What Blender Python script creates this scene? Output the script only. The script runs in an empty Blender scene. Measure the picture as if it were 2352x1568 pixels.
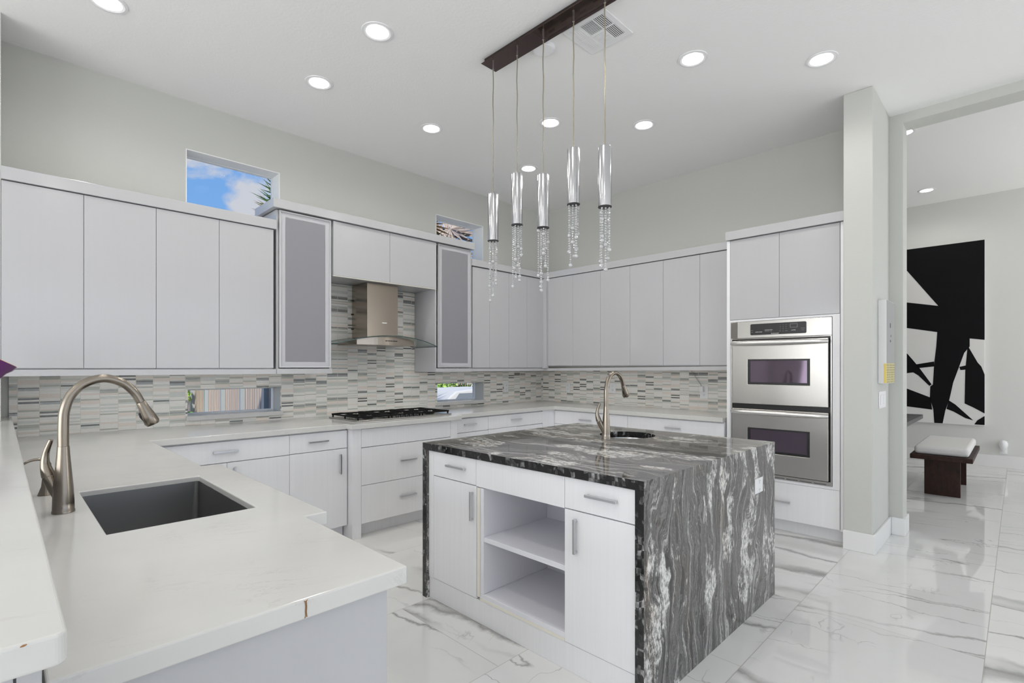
import bpy, bmesh, math, random
from mathutils import Vector, Matrix
R = random.Random(7)
PI = math.pi
C = bpy.context.scene.collection
sc = bpy.context.scene

# ------------------------------------------------------------------ camera
F_PX, W_PX, HORIZON, EYE = 1172.137, 2352.0, 843.056, 1.363
cam_d = bpy.data.cameras.new('camera'); cam = bpy.data.objects.new('camera', cam_d); C.objects.link(cam)
cam_d.sensor_width = 36.0; cam_d.lens = F_PX / W_PX * 36.0
cam_d.shift_y = (HORIZON - 784.0) / W_PX
cam_d.clip_start = 0.02; cam_d.clip_end = 200
cam.location = (0, 0, EYE)
cam.rotation_euler = (PI/2, 0, 0.782542 - PI/2)
sc.camera = cam

# ------------------------------------------------------------------ view, world, sun, fill lights
sc.view_settings.view_transform = 'Standard'; sc.view_settings.look = 'None'
sc.view_settings.gamma = 1.0; sc.view_settings.exposure = 0.02
sc.view_settings.use_curve_mapping = False
sc.cycles.max_bounces = 10; sc.cycles.diffuse_bounces = 6; sc.cycles.glossy_bounces = 5
sc.cycles.transmission_bounces = 8; sc.cycles.transparent_max_bounces = 12
sc.cycles.sample_clamp_indirect = 4.0
sc.cycles.caustics_reflective = False; sc.cycles.caustics_refractive = False

class NT:
    """small helper round a node tree"""
    def __init__(s, tree): s.t = tree; s.n = tree.nodes; s.l = tree.links
    def add(s, typ, ins=None, **props):
        nd = s.n.new(typ)
        for k, v in props.items(): setattr(nd, k, v)
        for k, v in (ins or {}).items(): s.put(nd, k, v)
        return nd
    def put(s, nd, k, v):
        sk = nd.inputs[k]
        if hasattr(v, 'is_output') or isinstance(v, bpy.types.NodeSocket): s.l.new(v, sk)
        elif isinstance(v, bpy.types.Node): s.l.new(v.outputs[0], sk)
        else: sk.default_value = v
    def m(s, op, a, b=None, c=None, clamp=False):
        ins = {0: a}
        if b is not None: ins[1] = b
        if c is not None: ins[2] = c
        return s.add('ShaderNodeMath', ins, operation=op, use_clamp=clamp).outputs[0]
    def ramp(s, fac, stops, interp='LINEAR'):
        nd = s.add('ShaderNodeValToRGB', {0: fac}); cr = nd.color_ramp; cr.interpolation = interp
        while len(cr.elements) < len(stops): cr.elements.new(0.5)
        for e, (p, c) in zip(cr.elements, stops):
            e.position = p; e.color = (c, c, c, 1) if not hasattr(c, '__len__') else (*c[:3], 1)
        return nd.outputs[0]
    def mix(s, fac, a, b, mode='MIX'):
        nd = s.add('ShaderNodeMix', data_type='RGBA', blend_type=mode)
        for i, v in ((0, fac), (6, a), (7, b)):
            if isinstance(v, (tuple, list)): v = (*v[:3], 1)
            s.put(nd, i, v)
        return nd.outputs[2]
    def xyz(s):
        g = s.add('ShaderNodeNewGeometry'); sp = s.add('ShaderNodeSeparateXYZ', {0: g.outputs['Position']})
        return sp.outputs[0], sp.outputs[1], sp.outputs[2]
    def vec(s, x=0.0, y=0.0, z=0.0): return s.add('ShaderNodeCombineXYZ', {0: x, 1: y, 2: z}).outputs[0]
    def noise(s, v, scale, detail=4.0, rough=0.55, dist=0.0):
        return s.add('ShaderNodeTexNoise', {'Vector': v, 'Scale': scale, 'Detail': detail, 'Roughness': rough, 'Distortion': dist}).outputs[0]

w = bpy.data.worlds.new('sky'); sc.world = w; w.use_nodes = True
nt = NT(w.node_tree); nt.n.clear()
tc = nt.add('ShaderNodeTexCoord')
sep = nt.add('ShaderNodeSeparateXYZ', {0: tc.outputs['Generated']})
blue = nt.ramp(sep.outputs[2], [(0.0, (.62, .76, .95)), (0.18, (.27, .53, .97)), (0.6, (.13, .37, .92))])
mp = nt.add('ShaderNodeMapping', {'Vector': tc.outputs['Generated'], 'Location': (0.42, 0.1, 0.3), 'Scale': (1, 1, 1.7)})
cl = nt.noise(mp.outputs[0], 6.5, 9.0, 0.58, 0.3)
clf = nt.ramp(cl, [(0.52, 0.0), (0.64, 1.0)])
skyc = nt.mix(clf, blue, (.72, .74, .82))
bg = nt.add('ShaderNodeBackground', {0: skyc, 1: .85})
wo = nt.add('ShaderNodeOutputWorld', {0: bg.outputs[0]})

sun_d = bpy.data.lights.new('sun', 'SUN'); sun_d.energy = 5.5; sun_d.angle = 0.02; sun_d.color = (1, .95, .87)
sun = bpy.data.objects.new('sun', sun_d); C.objects.link(sun); sun.location = (0, 0, 12)
sun.rotation_euler = Vector((-.22, -.58, .76)).to_track_quat('Z', 'Y').to_euler()

def area(name, loc, target, sx, sy, watts, color):
    d = bpy.data.lights.new(name, 'AREA'); d.shape = 'RECTANGLE'; d.size = sx; d.size_y = sy
    d.energy = watts; d.color = color
    o = bpy.data.objects.new(name, d); C.objects.link(o); o.location = loc
    o.rotation_euler = (Vector(loc) - Vector(target)).to_track_quat('Z', 'Y').to_euler()
    return o
# area lights added as daylight fill in unseen openings: left, behind, far room
area('fill_side', (-5.05, 0.6, 1.6), (5, 0.6, 6.5), 6.4, 2.7, 230, (1.0, .985, .965))
area('fill_behind', (2.2, -4.05, 1.6), (2.2, 5, 3.2), 5.4, 2.7, 38, (1.0, .985, .96))
area('fill_far_room', (8.2, -4.05, 1.7), (8.6, 5, 7.0), 2.2, 2.7, 95, (1.0, .99, .97))

# ------------------------------------------------------------------ materials
MATS = {}
def pmat(name, color=(.8, .8, .8), rough=.5, metal=0.0, **kw):
    m = bpy.data.materials.new(name); m.use_nodes = True
    b = m.node_tree.nodes['Principled BSDF']
    b.inputs['Base Color'].default_value = (*color, 1); b.inputs['Roughness'].default_value = rough
    b.inputs['Metallic'].default_value = metal
    for k, v in kw.items(): b.inputs[k.replace('_', ' ')].default_value = v
    MATS[name] = m
    return m, NT(m.node_tree), b

def paint(name, color, bump=.08, rough=.85):
    m, n, b = pmat(name, color, rough)
    g = n.add('ShaderNodeNewGeometry')
    t = n.noise(g.outputs['Position'], 55.0, 3.0, .6)
    bp = n.add('ShaderNodeBump', {'Height': t, 'Strength': bump, 'Distance': .01})
    n.put(b, 'Normal', bp.outputs[0])
    return m
M_WALL = paint('wall_paint', (.54, .545, .515))
M_CEIL = paint('ceiling_paint', (.86, .86, .85), .12)
M_WHITEWALL = paint('white_wall_paint', (.82, .82, .80))  # whitened on the unseen walls to bounce more light; brightens the reveals too
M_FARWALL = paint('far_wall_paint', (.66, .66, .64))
M_TRIM = paint('trim_paint', (.76, .76, .75), .02, .4)

def cabinet_white(name, c, rough, var):
    m, n, b = pmat(name, c, rough)
    x, y, z = n.xyz()
    t = n.noise(n.vec(n.m('MULTIPLY', x, 60.), n.m('MULTIPLY', y, 60.), n.m('MULTIPLY', z, 1.2)), 1.0, 2.0)
    n.put(b, 'Roughness', n.m('MULTIPLY_ADD', t, .04, rough-.02))
    n.put(b, 'Base Color', n.ramp(t, [(.3, tuple(v-var for v in c)), (.7, tuple(v+var for v in c))]))
    return m
M_CAB = cabinet_white('glossy_white_lacquer', (.475, .475, .487), .13, .003)      # wall cabinets: glossy; colour greyed to offset the strong light on them
M_LOW = cabinet_white('matt_white_laminate', (.80, .80, .815), .38, .012)      # base cabinets and island: matt, faint grain; extra whiteness makes up for their shade
M_CABIN = pmat('white_melamine', (.76, .76, .80), .4)[0]
M_EDGE = pmat('cream_edge_band', (.78, .75, .67), .5)[0]
M_GAP = pmat('dark_gap', (.05, .05, .055), .7)[0]
M_NICKEL_BAR = pmat('satin_aluminium', (.66, .66, .68), .32, 1.0)[0]

def brushed(name, color, rough, axis, scale=400.):
    m, n, b = pmat(name, color, rough, 1.0)
    x, y, z = n.xyz()
    v = {'x': n.vec(n.m('MULTIPLY', x, 3.), n.m('MULTIPLY', y, scale), n.m('MULTIPLY', z, scale)),
         'y': n.vec(n.m('MULTIPLY', x, scale), n.m('MULTIPLY', y, 3.), n.m('MULTIPLY', z, scale)),
         'z': n.vec(n.m('MULTIPLY', x, scale), n.m('MULTIPLY', y, scale), n.m('MULTIPLY', z, 3.))}[axis]
    t = n.noise(v, 1.0, 2.0)
    n.put(b, 'Roughness', n.m('MULTIPLY_ADD', t, .05, rough - .025))
    return m
M_STEEL = brushed('brushed_steel', (.50, .485, .46), .26, 'z', 220.)
M_STEEL_B = pmat('satin_steel_bar', (.74, .73, .71), .30, 1.0)[0]
M_STEEL_H = brushed('hood_steel', (.40, .345, .29), .24, 'x', 130.)
M_SINK = brushed('sink_steel', (.32, .32, .32), .36, 'x')
M_SINK2 = brushed('bar_sink_steel', (.70, .69, .67), .25, 'z')
M_FAUCET = brushed('brushed_nickel', (.275, .24, .20), .25, 'x', 120.)
M_CHROME = pmat('chrome', (.60, .60, .62), .20, 1.0)[0]
M_CHROME_D = pmat('dark_mirror_chrome', (.115, .085, .08), .03, 1.0)[0]
M_BLACK = pmat('black_plastic', (.012, .012, .013), .35)[0]
M_IRON = pmat('cast_iron', (.010, .010, .010), .75, 0.0, Specular_IOR_Level=.15)[0]
M_WHITEP = pmat('white_plastic', (.80, .80, .81), .35)[0]
M_SLOT = pmat('socket_slot', (.06, .06, .06), .6)[0]
M_LETTER = pmat('pale_lettering', (.75, .75, .75), .5)[0]
M_LETTER_D = pmat('dim_lettering', (.30, .30, .31), .5)[0]
M_ALU = pmat('aluminium_frame', (.58, .58, .59), .38, .7)[0]
M_FROST, _n, _b = pmat('frosted_glass', (.40, .40, .43), .40, 0.0, IOR=1.3)
_b.inputs['Transmission Weight'].default_value = .35
M_FROST_E = pmat('frosted_edge', (.50, .50, .525), .45)[0]  # lighter border paints the frame's soft reflection into the pane
M_DARKWOOD, _n, _b = pmat('espresso_wood', (.035, .016, .010), .5, 0.0, Specular_IOR_Level=.25)
_x, _y, _z = _n.xyz()
_t = _n.noise(_n.vec(_n.m('MULTIPLY', _x, 2.), _n.m('MULTIPLY', _y, 30.), _n.m('MULTIPLY', _z, 12.)), 1.0, 4.0)
_n.put(_b, 'Base Color', _n.ramp(_t, [(.3, (.012, .004, .002)), (.7, (.038, .014, .008))]))
M_CUSHION = paint('cushion_fabric', (.66, .65, .64), .25, .9)
M_CORD = pmat('gold_clear_cord', (.30, .27, .20), .35, .4)[0]
M_BEAD = pmat('crystal', (.95, .96, .97), .03, 0.0, IOR=1.5)[0]
MATS['crystal'].node_tree.nodes['Principled BSDF'].inputs['Transmission Weight'].default_value = .6

def emit(name, color, s):
    m = bpy.data.materials.new(name); m.use_nodes = True; n = NT(m.node_tree); n.n.clear()
    e = n.add('ShaderNodeEmission', {0: (*color, 1), 1: s}); n.add('ShaderNodeOutputMaterial', {0: e.outputs[0]})
    return m
M_LAMP = emit('lamp_lens', (1.0, .97, .93), 18.0)

def pane_glass(name, tint, refl=1.0):
    m = bpy.data.materials.new(name); m.use_nodes = True; n = NT(m.node_tree); n.n.clear()
    t = n.add('ShaderNodeBsdfTransparent', {0: (*tint, 1)})
    g = n.add('ShaderNodeBsdfGlossy', {0: (.9, .95, .93, 1), 1: .02})
    fr = n.add('ShaderNodeFresnel', {0: 1.45})
    mx = n.add('ShaderNodeMixShader', {0: n.m('MULTIPLY', fr.outputs[0], refl), 1: t.outputs[0], 2: g.outputs[0]})
    n.add('ShaderNodeOutputMaterial', {0: mx.outputs[0]})
    return m
M_PANE = pane_glass('window_glass', (.97, .98, .98), .015)
M_HOODGLASS = pane_glass('hood_glass', (.95, .97, .96), .6)
M_HOODEDGE = pmat('glass_edge', (.03, .06, .055), .15)[0]
M_OVENGLASS = pmat('oven_window_glass', (.105, .085, .10), .05, .6, IOR=1.9)[0]
_b = M_OVENGLASS.node_tree.nodes['Principled BSDF']
_b.inputs['Specular Tint'].default_value = (.95, .70, .95, 1)
_b.inputs['Thin Film Thickness'].default_value = 420; _b.inputs['Thin Film IOR'].default_value = 1.7

def quartz():
    m, n, b = pmat('white_quartz', (.72, .71, .69), .14)
    x, y, z = n.xyz()
    p = n.vec(x, y, z)
    wv = n.noise(p, 2.4, 3.0)
    q = n.vec(n.m('ADD', n.m('MULTIPLY', x, 1.6), n.m('MULTIPLY', wv, 1.4)), n.m('MULTIPLY', n.m('ADD', y, n.m('MULTIPLY', x, .35)), 5.5), n.m('MULTIPLY', z, 3.))
    v = n.noise(q, 2.2, 8.0, .68, .4)
    line = n.m('ABSOLUTE', n.m('SUBTRACT', v, .5))
    veins = n.ramp(line, [(0.0, 1.0), (0.012, 0.0)])
    mask = n.ramp(n.noise(p, 5.0, 3.0, .6), [(.52, 0.0), (.68, 1.0)])
    f = n.m('MULTIPLY', veins, mask)
    base = n.ramp(n.noise(p, 3.0, 4.0), [(.3, (.60, .595, .575)), (.7, (.64, .635, .615))])
    c = n.mix(n.m('MULTIPLY', f, .42), base, (.40, .38, .35))
    n.put(b, 'Base Color', c)
    return m
M_QUARTZ = quartz()

def granite():
    m, n, b = pmat('silver_wave_granite', (.2, .2, .2), .055)
    x, y, z = n.xyz()
    al = n.m('ADD', y, z)                                   # bands run along y on the top and on down the waterfall ends
    big = n.noise(n.vec(n.m('MULTIPLY', x, 1.5), n.m('MULTIPLY', al, .9), 3.1), 1.6, 3.0, .5)
    mid = n.noise(n.vec(n.m('MULTIPLY', x, 5.0), n.m('MULTIPLY', al, 2.6), 7.7), 2.2, 4.0, .6)
    u = n.m('ADD', x, n.m('ADD', n.m('MULTIPLY', n.m('SUBTRACT', big, .5), .42), n.m('MULTIPLY', n.m('SUBTRACT', mid, .5), .07)))
    n1 = n.noise(n.vec(n.m('MULTIPLY', u, 24.), n.m('MULTIPLY', al, .55), 0.), 1.0, 3.0, .55)
    n2 = n.noise(n.vec(n.m('MULTIPLY', u, 90.), n.m('MULTIPLY', al, 1.5), 4.), 1.0, 3.0, .6)
    n3 = n.noise(n.vec(n.m('MULTIPLY', x, 60.), n.m('MULTIPLY', al, 32.), 9.), 1.0, 5.0, .7)
    v = n.m('ADD', n.m('MULTIPLY', n1, .43), n.m('ADD', n.m('MULTIPLY', n2, .47), n.m('MULTIPLY', n3, .10)))
    pm = n.noise(n.vec(n.m('MULTIPLY', u, 5.2), n.m('MULTIPLY', al, 2.6), 2.), 1.2, 4.0, .62)
    patch = n.m('MULTIPLY', n.ramp(pm, [(.515, 0.0), (.575, 1.0)]), n.m('MULTIPLY_ADD', n.m('SUBTRACT', n3, .5), .9, .13))
    v = n.m('ADD', v, n.m('ADD', patch, .005))
    c = n.ramp(v, [(.36, (.008, .008, .008)), (.425, (.034, .034, .034)), (.47, (.075, .074, .071)), (.495, (.20, .196, .188)), (.515, (.055, .054, .052)),
                   (.55, (.12, .117, .112)), (.585, (.44, .435, .42)), (.61, (.17, .165, .155)), (.655, (.55, .545, .525)), (.76, (.72, .715, .69))])
    brown = n.ramp(n.noise(n.vec(n.m('MULTIPLY', u, 9.), n.m('MULTIPLY', al, 1.6), 20.), 1.0, 3.0), [(.54, 0.0), (.68, .55)])
    c = n.mix(brown, c, (.85, .68, .56), 'MULTIPLY')
    n.put(b, 'Base Color', c)
    return m
M_GRANITE = granite()
def granite_edge():
    m, n, b = pmat('granite_split_edge', (.05, .05, .05), .10)
    x, y, z = n.xyz()
    jit = n.m('MULTIPLY', n.noise(n.vec(x, y, z), 9.0, 2.0), 3.0)
    def blocks(ky, kz, off):
        q = n.vec(n.m('FLOOR', n.m('ADD', n.m('MULTIPLY', x, ky), off)), n.m('FLOOR', n.m('ADD', n.m('MULTIPLY', y, ky), jit)), n.m('FLOOR', n.m('ADD', n.m('MULTIPLY', z, kz), jit)))
        return n.add('ShaderNodeTexWhiteNoise', {'Vector': q}, noise_dimensions='3D').outputs['Value']
    nz = n.noise(n.vec(n.m('MULTIPLY', x, 50.), n.m('MULTIPLY', y, 90.), n.m('MULTIPLY', z, 60.)), 1.0, 4.0, .7)
    lo = n.noise(n.vec(x, y, z), 6.0, 2.0)
    v = n.m('ADD', n.m('ADD', n.m('MULTIPLY', blocks(34., 26., .3), .34), n.m('MULTIPLY', blocks(66., 40., .7), .26)), n.m('ADD', n.m('MULTIPLY', nz, .34), n.m('MULTIPLY', n.m('SUBTRACT', lo, .5), .55)))
    n.put(b, 'Base Color', n.ramp(v, [(.22, .003), (.50, .014), (.60, .05), (.70, .17), (.84, .50)]))
    return m
M_GRANITE_E = granite_edge()

def marble_floor():
    m, n, b = pmat('polished_marble_tile', (.7, .7, .7), .045)
    x, y, z = n.xyz()
    LX, LY = 1.64, .785
    row = n.m('FLOOR', n.m('DIVIDE', n.m('SUBTRACT', y, .115), LY))
    odd = n.m('MODULO', n.m('ADD', row, 100.), 2.)
    cx = n.m('DIVIDE', n.m('SUBTRACT', n.m('ADD', x, n.m('MULTIPLY', odd, .86)), 1.605), LX)
    col = n.m('FLOOR', cx)
    fx = n.m('SUBTRACT', cx, col); fy = n.m('SUBTRACT', n.m('DIVIDE', n.m('SUBTRACT', y, .115), LY), row)
    ex = n.m('MULTIPLY', n.m('MINIMUM', fx, n.m('SUBTRACT', 1., fx)), LX)
    ey = n.m('MULTIPLY', n.m('MINIMUM', fy, n.m('SUBTRACT', 1., fy)), LY)
    grout = n.m('LESS_THAN', n.m('MINIMUM', ex, ey), .0016)
    wn = n.add('ShaderNodeTexWhiteNoise', {'Vector': n.vec(n.m('ADD', row, .5), n.m('ADD', col, .5), 1.)}, noise_dimensions='3D')
    rs = n.add('ShaderNodeSeparateColor', {0: wn.outputs['Color']})
    # vein space: veins run mostly along y with a lean, every tile shifted
    px = n.m('ADD', x, n.m('MULTIPLY', rs.outputs[0], 7.)); py = n.m('ADD', y, n.m('MULTIPLY', rs.outputs[1], 5.))
    a = -.20
    ux = n.m('SUBTRACT', n.m('MULTIPLY', px, math.cos(a)), n.m('MULTIPLY', py, math.sin(a)))
    uy = n.m('ADD', n.m('MULTIPLY', px, math.sin(a)), n.m('MULTIPLY', py, math.cos(a)))
    wob = n.noise(n.vec(ux, uy, 0.), 2.2, 5.0, .62)
    ux2 = n.m('ADD', ux, n.m('MULTIPLY', n.m('SUBTRACT', wob, .5), .26))
    def vein(sx, sy, off, w0, det):
        q = n.vec(n.m('MULTIPLY', ux2, sx), n.m('MULTIPLY', uy, sy), off)
        nn = n.noise(q, 1.0, det, .55)
        return n.ramp(n.m('ABSOLUTE', n.m('SUBTRACT', nn, .5)), [(0.0, 1.0), (w0*.7, .40), (w0*1.25, 0.0)])
    big = n.m('MULTIPLY', vein(1.45, .17, 0., .016, 2.0), n.ramp(n.noise(n.vec(n.m('MULTIPLY', ux2, 1.6), n.m('MULTIPLY', uy, .45), 5.), 1.4, 2.0), [(.45, 0.0), (.57, .95)]))
    thin = n.m('MULTIPLY', vein(2.8, .26, 11., .005, 2.5), n.ramp(n.noise(n.vec(ux, n.m('MULTIPLY', uy, .4), 2.), 2.0, 2.0), [(.44, 0.0), (.60, .85)]))
    cross = n.m('MULTIPLY', vein(1.3, 2.2, 23., .005, 4.0), n.ramp(n.noise(n.vec(ux, uy, 8.), 2.6, 2.0), [(.57, 0.0), (.66, .55)]))
    specks = n.m('MULTIPLY', n.ramp(n.noise(n.vec(n.m('MULTIPLY', ux, 10.), n.m('MULTIPLY', uy, 5.), 1.), 2.0, 4.0, .7), [(.70, 0.0), (.80, .5)]), .5)
    f = n.m('MAXIMUM', n.m('MAXIMUM', big, thin), n.m('MAXIMUM', cross, specks), clamp=True)
    base = n.ramp(n.noise(n.vec(ux, uy, 4.), 1.6, 4.0, .6), [(.3, (.68, .68, .665)), (.7, (.73, .73, .72))])
    c = n.mix(n.m('MULTIPLY', f, .85), base, (.20, .195, .185))
    c = n.mix(n.m('MULTIPLY', grout, .8), c, (.36, .33, .29))
    n.put(b, 'Base Color', c)
    n.put(b, 'Roughness', n.m('MULTIPLY_ADD', grout, .5, .045))
    return m
M_FLOOR = marble_floor()

def mosaic(name, axis, off, pitch):
    m, n, b = pmat(name, (.5, .5, .5), .25)
    x, y, z = n.xyz()
    u = n.m('DIVIDE', n.m('SUBTRACT', x if axis == 'x' else y, off), pitch)
    col = n.m('FLOOR', u); fu = n.m('SUBTRACT', u, col)
    wn = n.add('ShaderNodeTexWhiteNoise', {'W': n.m('ADD', col, .37)}, noise_dimensions='1D')
    W = n.m('ADD', n.m('MULTIPLY', z, 84.), n.m('MULTIPLY', wn.outputs['Value'], 91.))
    vc = n.add('ShaderNodeTexVoronoi', {'W': W, 'Scale': 1.0, 'Randomness': 1.0}, voronoi_dimensions='1D')
    ve = n.add('ShaderNodeTexVoronoi', {'W': W, 'Scale': 1.0, 'Randomness': 1.0}, voronoi_dimensions='1D', feature='DISTANCE_TO_EDGE')
    rs = n.add('ShaderNodeSeparateColor', {0: vc.outputs['Color']})
    kind = rs.outputs[0]
    c = n.ramp(kind, [(0.0, (.87, .85, .80)), (.18, (.84, .755, .68)), (.32, (.66, .685, .64)), (.50, (.88, .86, .82)), (.62, (.52, .53, .47)), (.72, (.90, .88, .84)), (.875, (.17, .175, .17)), (.935, (.33, .34, .335))], 'CONSTANT')
    gl = n.noise(n.vec(n.m('MULTIPLY', x, 90.), n.m('MULTIPLY', y, 90.), n.m('MULTIPLY', z, 160.)), 1.0, 4.0, .7)
    c = n.mix(.35, c, n.ramp(gl, [(.3, .78), (.7, 1.0)]), 'MULTIPLY')
    dark = n.m('GREATER_THAN', kind, .875)
    glass = n.m('MULTIPLY', n.m('GREATER_THAN', kind, .32), n.m('LESS_THAN', kind, .50))
    gr = n.m('MAXIMUM', n.m('LESS_THAN', ve.outputs['Distance'], .055), n.m('LESS_THAN', n.m('MINIMUM', fu, n.m('SUBTRACT', 1., fu)), .016))
    c = n.mix(gr, c, (.70, .66, .59))
    n.put(b, 'Base Color', c)
    n.put(b, 'Metallic', n.m('MULTIPLY', n.m('MULTIPLY', dark, n.m('SUBTRACT', 1., gr)), .55))
    n.put(b, 'Roughness', n.m('SUBTRACT', n.m('MULTIPLY_ADD', gr, .3, .30), n.m('MULTIPLY', n.m('MAXIMUM', dark, glass), .16)))
    hb = n.m('SUBTRACT', n.m('MULTIPLY', n.m('MULTIPLY', dark, gl), 1.2), n.m('MULTIPLY', gr, .5))
    bp = n.add('ShaderNodeBump', {'Height': hb, 'Strength': .5, 'Distance': .003}); n.put(b, 'Normal', bp.outputs[0])
    return m
M_TILE_A = mosaic('strip_mosaic_cooktop_wall', 'x', 2.032, .1025)
M_TILE_B = mosaic('strip_mosaic_oven_wall', 'y', 2.169, .1027)

# ------------------------------------------------------------------ mesh helpers
WLOC = {}
def bm_box(bm, x0, x1, y0, y1, z0, z1):
    v = [bm.verts.new((x, y, z)) for z in (z0, z1) for y in (y0, y1) for x in (x0, x1)]
    fs = [(0, 2, 3, 1), (4, 5, 7, 6), (0, 1, 5, 4), (2, 6, 7, 3), (0, 4, 6, 2), (1, 3, 7, 5)]
    return [bm.faces.new([v[i] for i in f]) for f in fs]

def link_bm(name, bm, mat, parent=None, bevel=0.0, smooth=False, seg=2, loc=None):
    """turn a bmesh (in world coordinates) into one object, its origin at its base or at its parent's"""
    bmesh.ops.recalc_face_normals(bm, faces=bm.faces)
    if parent is not None: L = Vector(WLOC[parent.name])
    elif loc is not None: L = Vector(loc)
    else:
        mn = Vector([min(v.co[i] for v in bm.verts) for i in range(3)]); mx = Vector([max(v.co[i] for v in bm.verts) for i in range(3)])
        L = Vector(((mn.x+mx.x)/2, (mn.y+mx.y)/2, mn.z))
    bmesh.ops.translate(bm, verts=bm.verts, vec=-L)
    bm.edges.index_update()
    sharp = [e.calc_face_angle(3.0) > .75 for e in bm.edges]
    me = bpy.data.meshes.new(name); bm.to_mesh(me); bm.free()
    for mm in (mat if isinstance(mat, (list, tuple)) else [mat]): me.materials.append(mm)
    if smooth:
        for p in me.polygons: p.use_smooth = True
        for e_, sh in zip(me.edges, sharp): e_.use_edge_sharp = sh
    o = bpy.data.objects.new(name, me); C.objects.link(o)
    if parent is not None: o.parent = parent
    else: o.location = L
    WLOC[o.name] = tuple(L)
    if bevel > 0:
        md = o.modifiers.new('bevel', 'BEVEL'); md.width = bevel; md.segments = seg; md.limit_method = 'ANGLE'; md.angle_limit = 0.7
    return o

def box(name, b, mat, parent=None, bevel=0.0015, **kw):
    bm = bmesh.new(); bm_box(bm, *b)
    return link_bm(name, bm, mat, parent, bevel, **kw)

def thing(name, label, cat, loc, group=None):
    o = bpy.data.objects.new(name, None); C.objects.link(o); o.location = loc; o.empty_display_size = .1
    o['label'] = label; o['category'] = cat
    if group: o['group'] = group
    WLOC[o.name] = tuple(loc)
    return o
def tag(o, label, cat, group=None):
    o['label'] = label; o['category'] = cat
    if group: o['group'] = group
    return o
def struct(o, label=None):
    o['kind'] = 'structure'
    if label: o['label'] = label
    return o

def grid_solid(xs, ys, inside, z0, z1, bm=None):
    """slab made of grid cells; outer faces only, so holes and L shapes stay one clean solid"""
    bm = bm or bmesh.new(); V = {}
    def v(i, j, k):
        key = (i, j, k)
        if key not in V: V[key] = bm.verts.new((xs[i], ys[j], (z0, z1)[k]))
        return V[key]
    nx, ny = len(xs)-1, len(ys)-1
    ok = lambda i, j: 0 <= i < nx and 0 <= j < ny and inside((xs[i]+xs[i+1])/2, (ys[j]+ys[j+1])/2)
    for i in range(nx):
        for j in range(ny):
            if not ok(i, j): continue
            bm.faces.new([v(i, j, 1), v(i+1, j, 1), v(i+1, j+1, 1), v(i, j+1, 1)])
            bm.faces.new([v(i, j, 0), v(i, j+1, 0), v(i+1, j+1, 0), v(i+1, j, 0)])
            if not ok(i-1, j): bm.faces.new([v(i, j, 0), v(i, j, 1), v(i, j+1, 1), v(i, j+1, 0)])
            if not ok(i+1, j): bm.faces.new([v(i+1, j, 0), v(i+1, j+1, 0), v(i+1, j+1, 1), v(i+1, j, 1)])
            if not ok(i, j-1): bm.faces.new([v(i, j, 0), v(i+1, j, 0), v(i+1, j, 1), v(i, j, 1)])
            if not ok(i, j+1): bm.faces.new([v(i, j+1, 0), v(i, j+1, 1), v(i+1, j+1, 1), v(i+1, j+1, 0)])
    return bm

def plate_with_holes(a0, a1, z0, z1, holes, d0, d1, axis):
    """upright wall panel with rectangular holes. axis 'x': runs along x, thickness d0..d1 in y; 'y': runs along y"""
    As = sorted({a0, a1, *[h[0] for h in holes], *[h[1] for h in holes]})
    Zs = sorted({z0, z1, *[h[2] for h in holes], *[h[3] for h in holes]})
    ins = lambda a, z: a0 < a < a1 and z0 < z < z1 and not any(h[0] < a < h[1] and h[2] < z < h[3] for h in holes)
    bm = grid_solid(As, Zs, ins, d0, d1)
    for v in bm.verts:
        a, z, d = v.co
        v.co = (a, d, z) if axis == 'x' else (d, a, z)
    return bm

def sweep(bm, pts, rad, seg=14, cap=True, flat=None):
    """tube along points with a radius per point"""
    pts = [Vector(p) for p in pts]; n = len(pts)
    if not hasattr(rad, '__len__'): rad = [rad]*n
    t0 = (pts[1]-pts[0]).normalized()
    up = Vector((0, 0, 1)) if abs(t0.z) < .9 else Vector((0, 1, 0))
    nrm = (up - t0*up.dot(t0)).normalized(); rings = []
    for i in range(n):
        t = (pts[min(i+1, n-1)] - pts[max(i-1, 0)]).normalized()
        nrm = (nrm - t*nrm.dot(t)).normalized(); bn = t.cross(nrm)
        fa = flat if flat else 1.0
        rings.append([bm.verts.new(pts[i] + (nrm*math.cos(k*2*PI/seg)*fa + bn*math.sin(k*2*PI/seg))*rad[i]) for k in range(seg)])
    for a, b in zip(rings, rings[1:]):
        for k in range(seg): bm.faces.new([a[k], a[(k+1) % seg], b[(k+1) % seg], b[k]])
    if cap:
        bm.faces.new(rings[0][::-1]); bm.faces.new(rings[-1])
    return bm

def lathe(bm, prof, cx, cy, seg=32, close_bottom=True, close_top=True):
    rings = [[bm.verts.new((cx + r*math.cos(k*2*PI/seg), cy + r*math.sin(k*2*PI/seg), z)) for k in range(seg)] for r, z in prof]
    for a, b in zip(rings, rings[1:]):
        for k in range(seg): bm.faces.new([a[k], a[(k+1) % seg], b[(k+1) % seg], b[k]])
    if close_bottom: bm.faces.new(rings[0][::-1])
    if close_top: bm.faces.new(rings[-1])
    return bm

def spline(P, n=8):
    """Catmull-Rom through the points"""
    P = [Vector(p) for p in P]; out = []
    Q = [P[0]*2-P[1]] + P + [P[-1]*2-P[-2]]
    for i in range(1, len(Q)-2):
        for k in range(n):
            t = k/n; a, b, c, d = Q[i-1], Q[i], Q[i+1], Q[i+2]
            out.append(.5*((2*b) + (c-a)*t + (2*a-5*b+4*c-d)*t*t + (3*b-a-3*c+d)*t**3))
    out.append(P[-1]); return out

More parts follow.
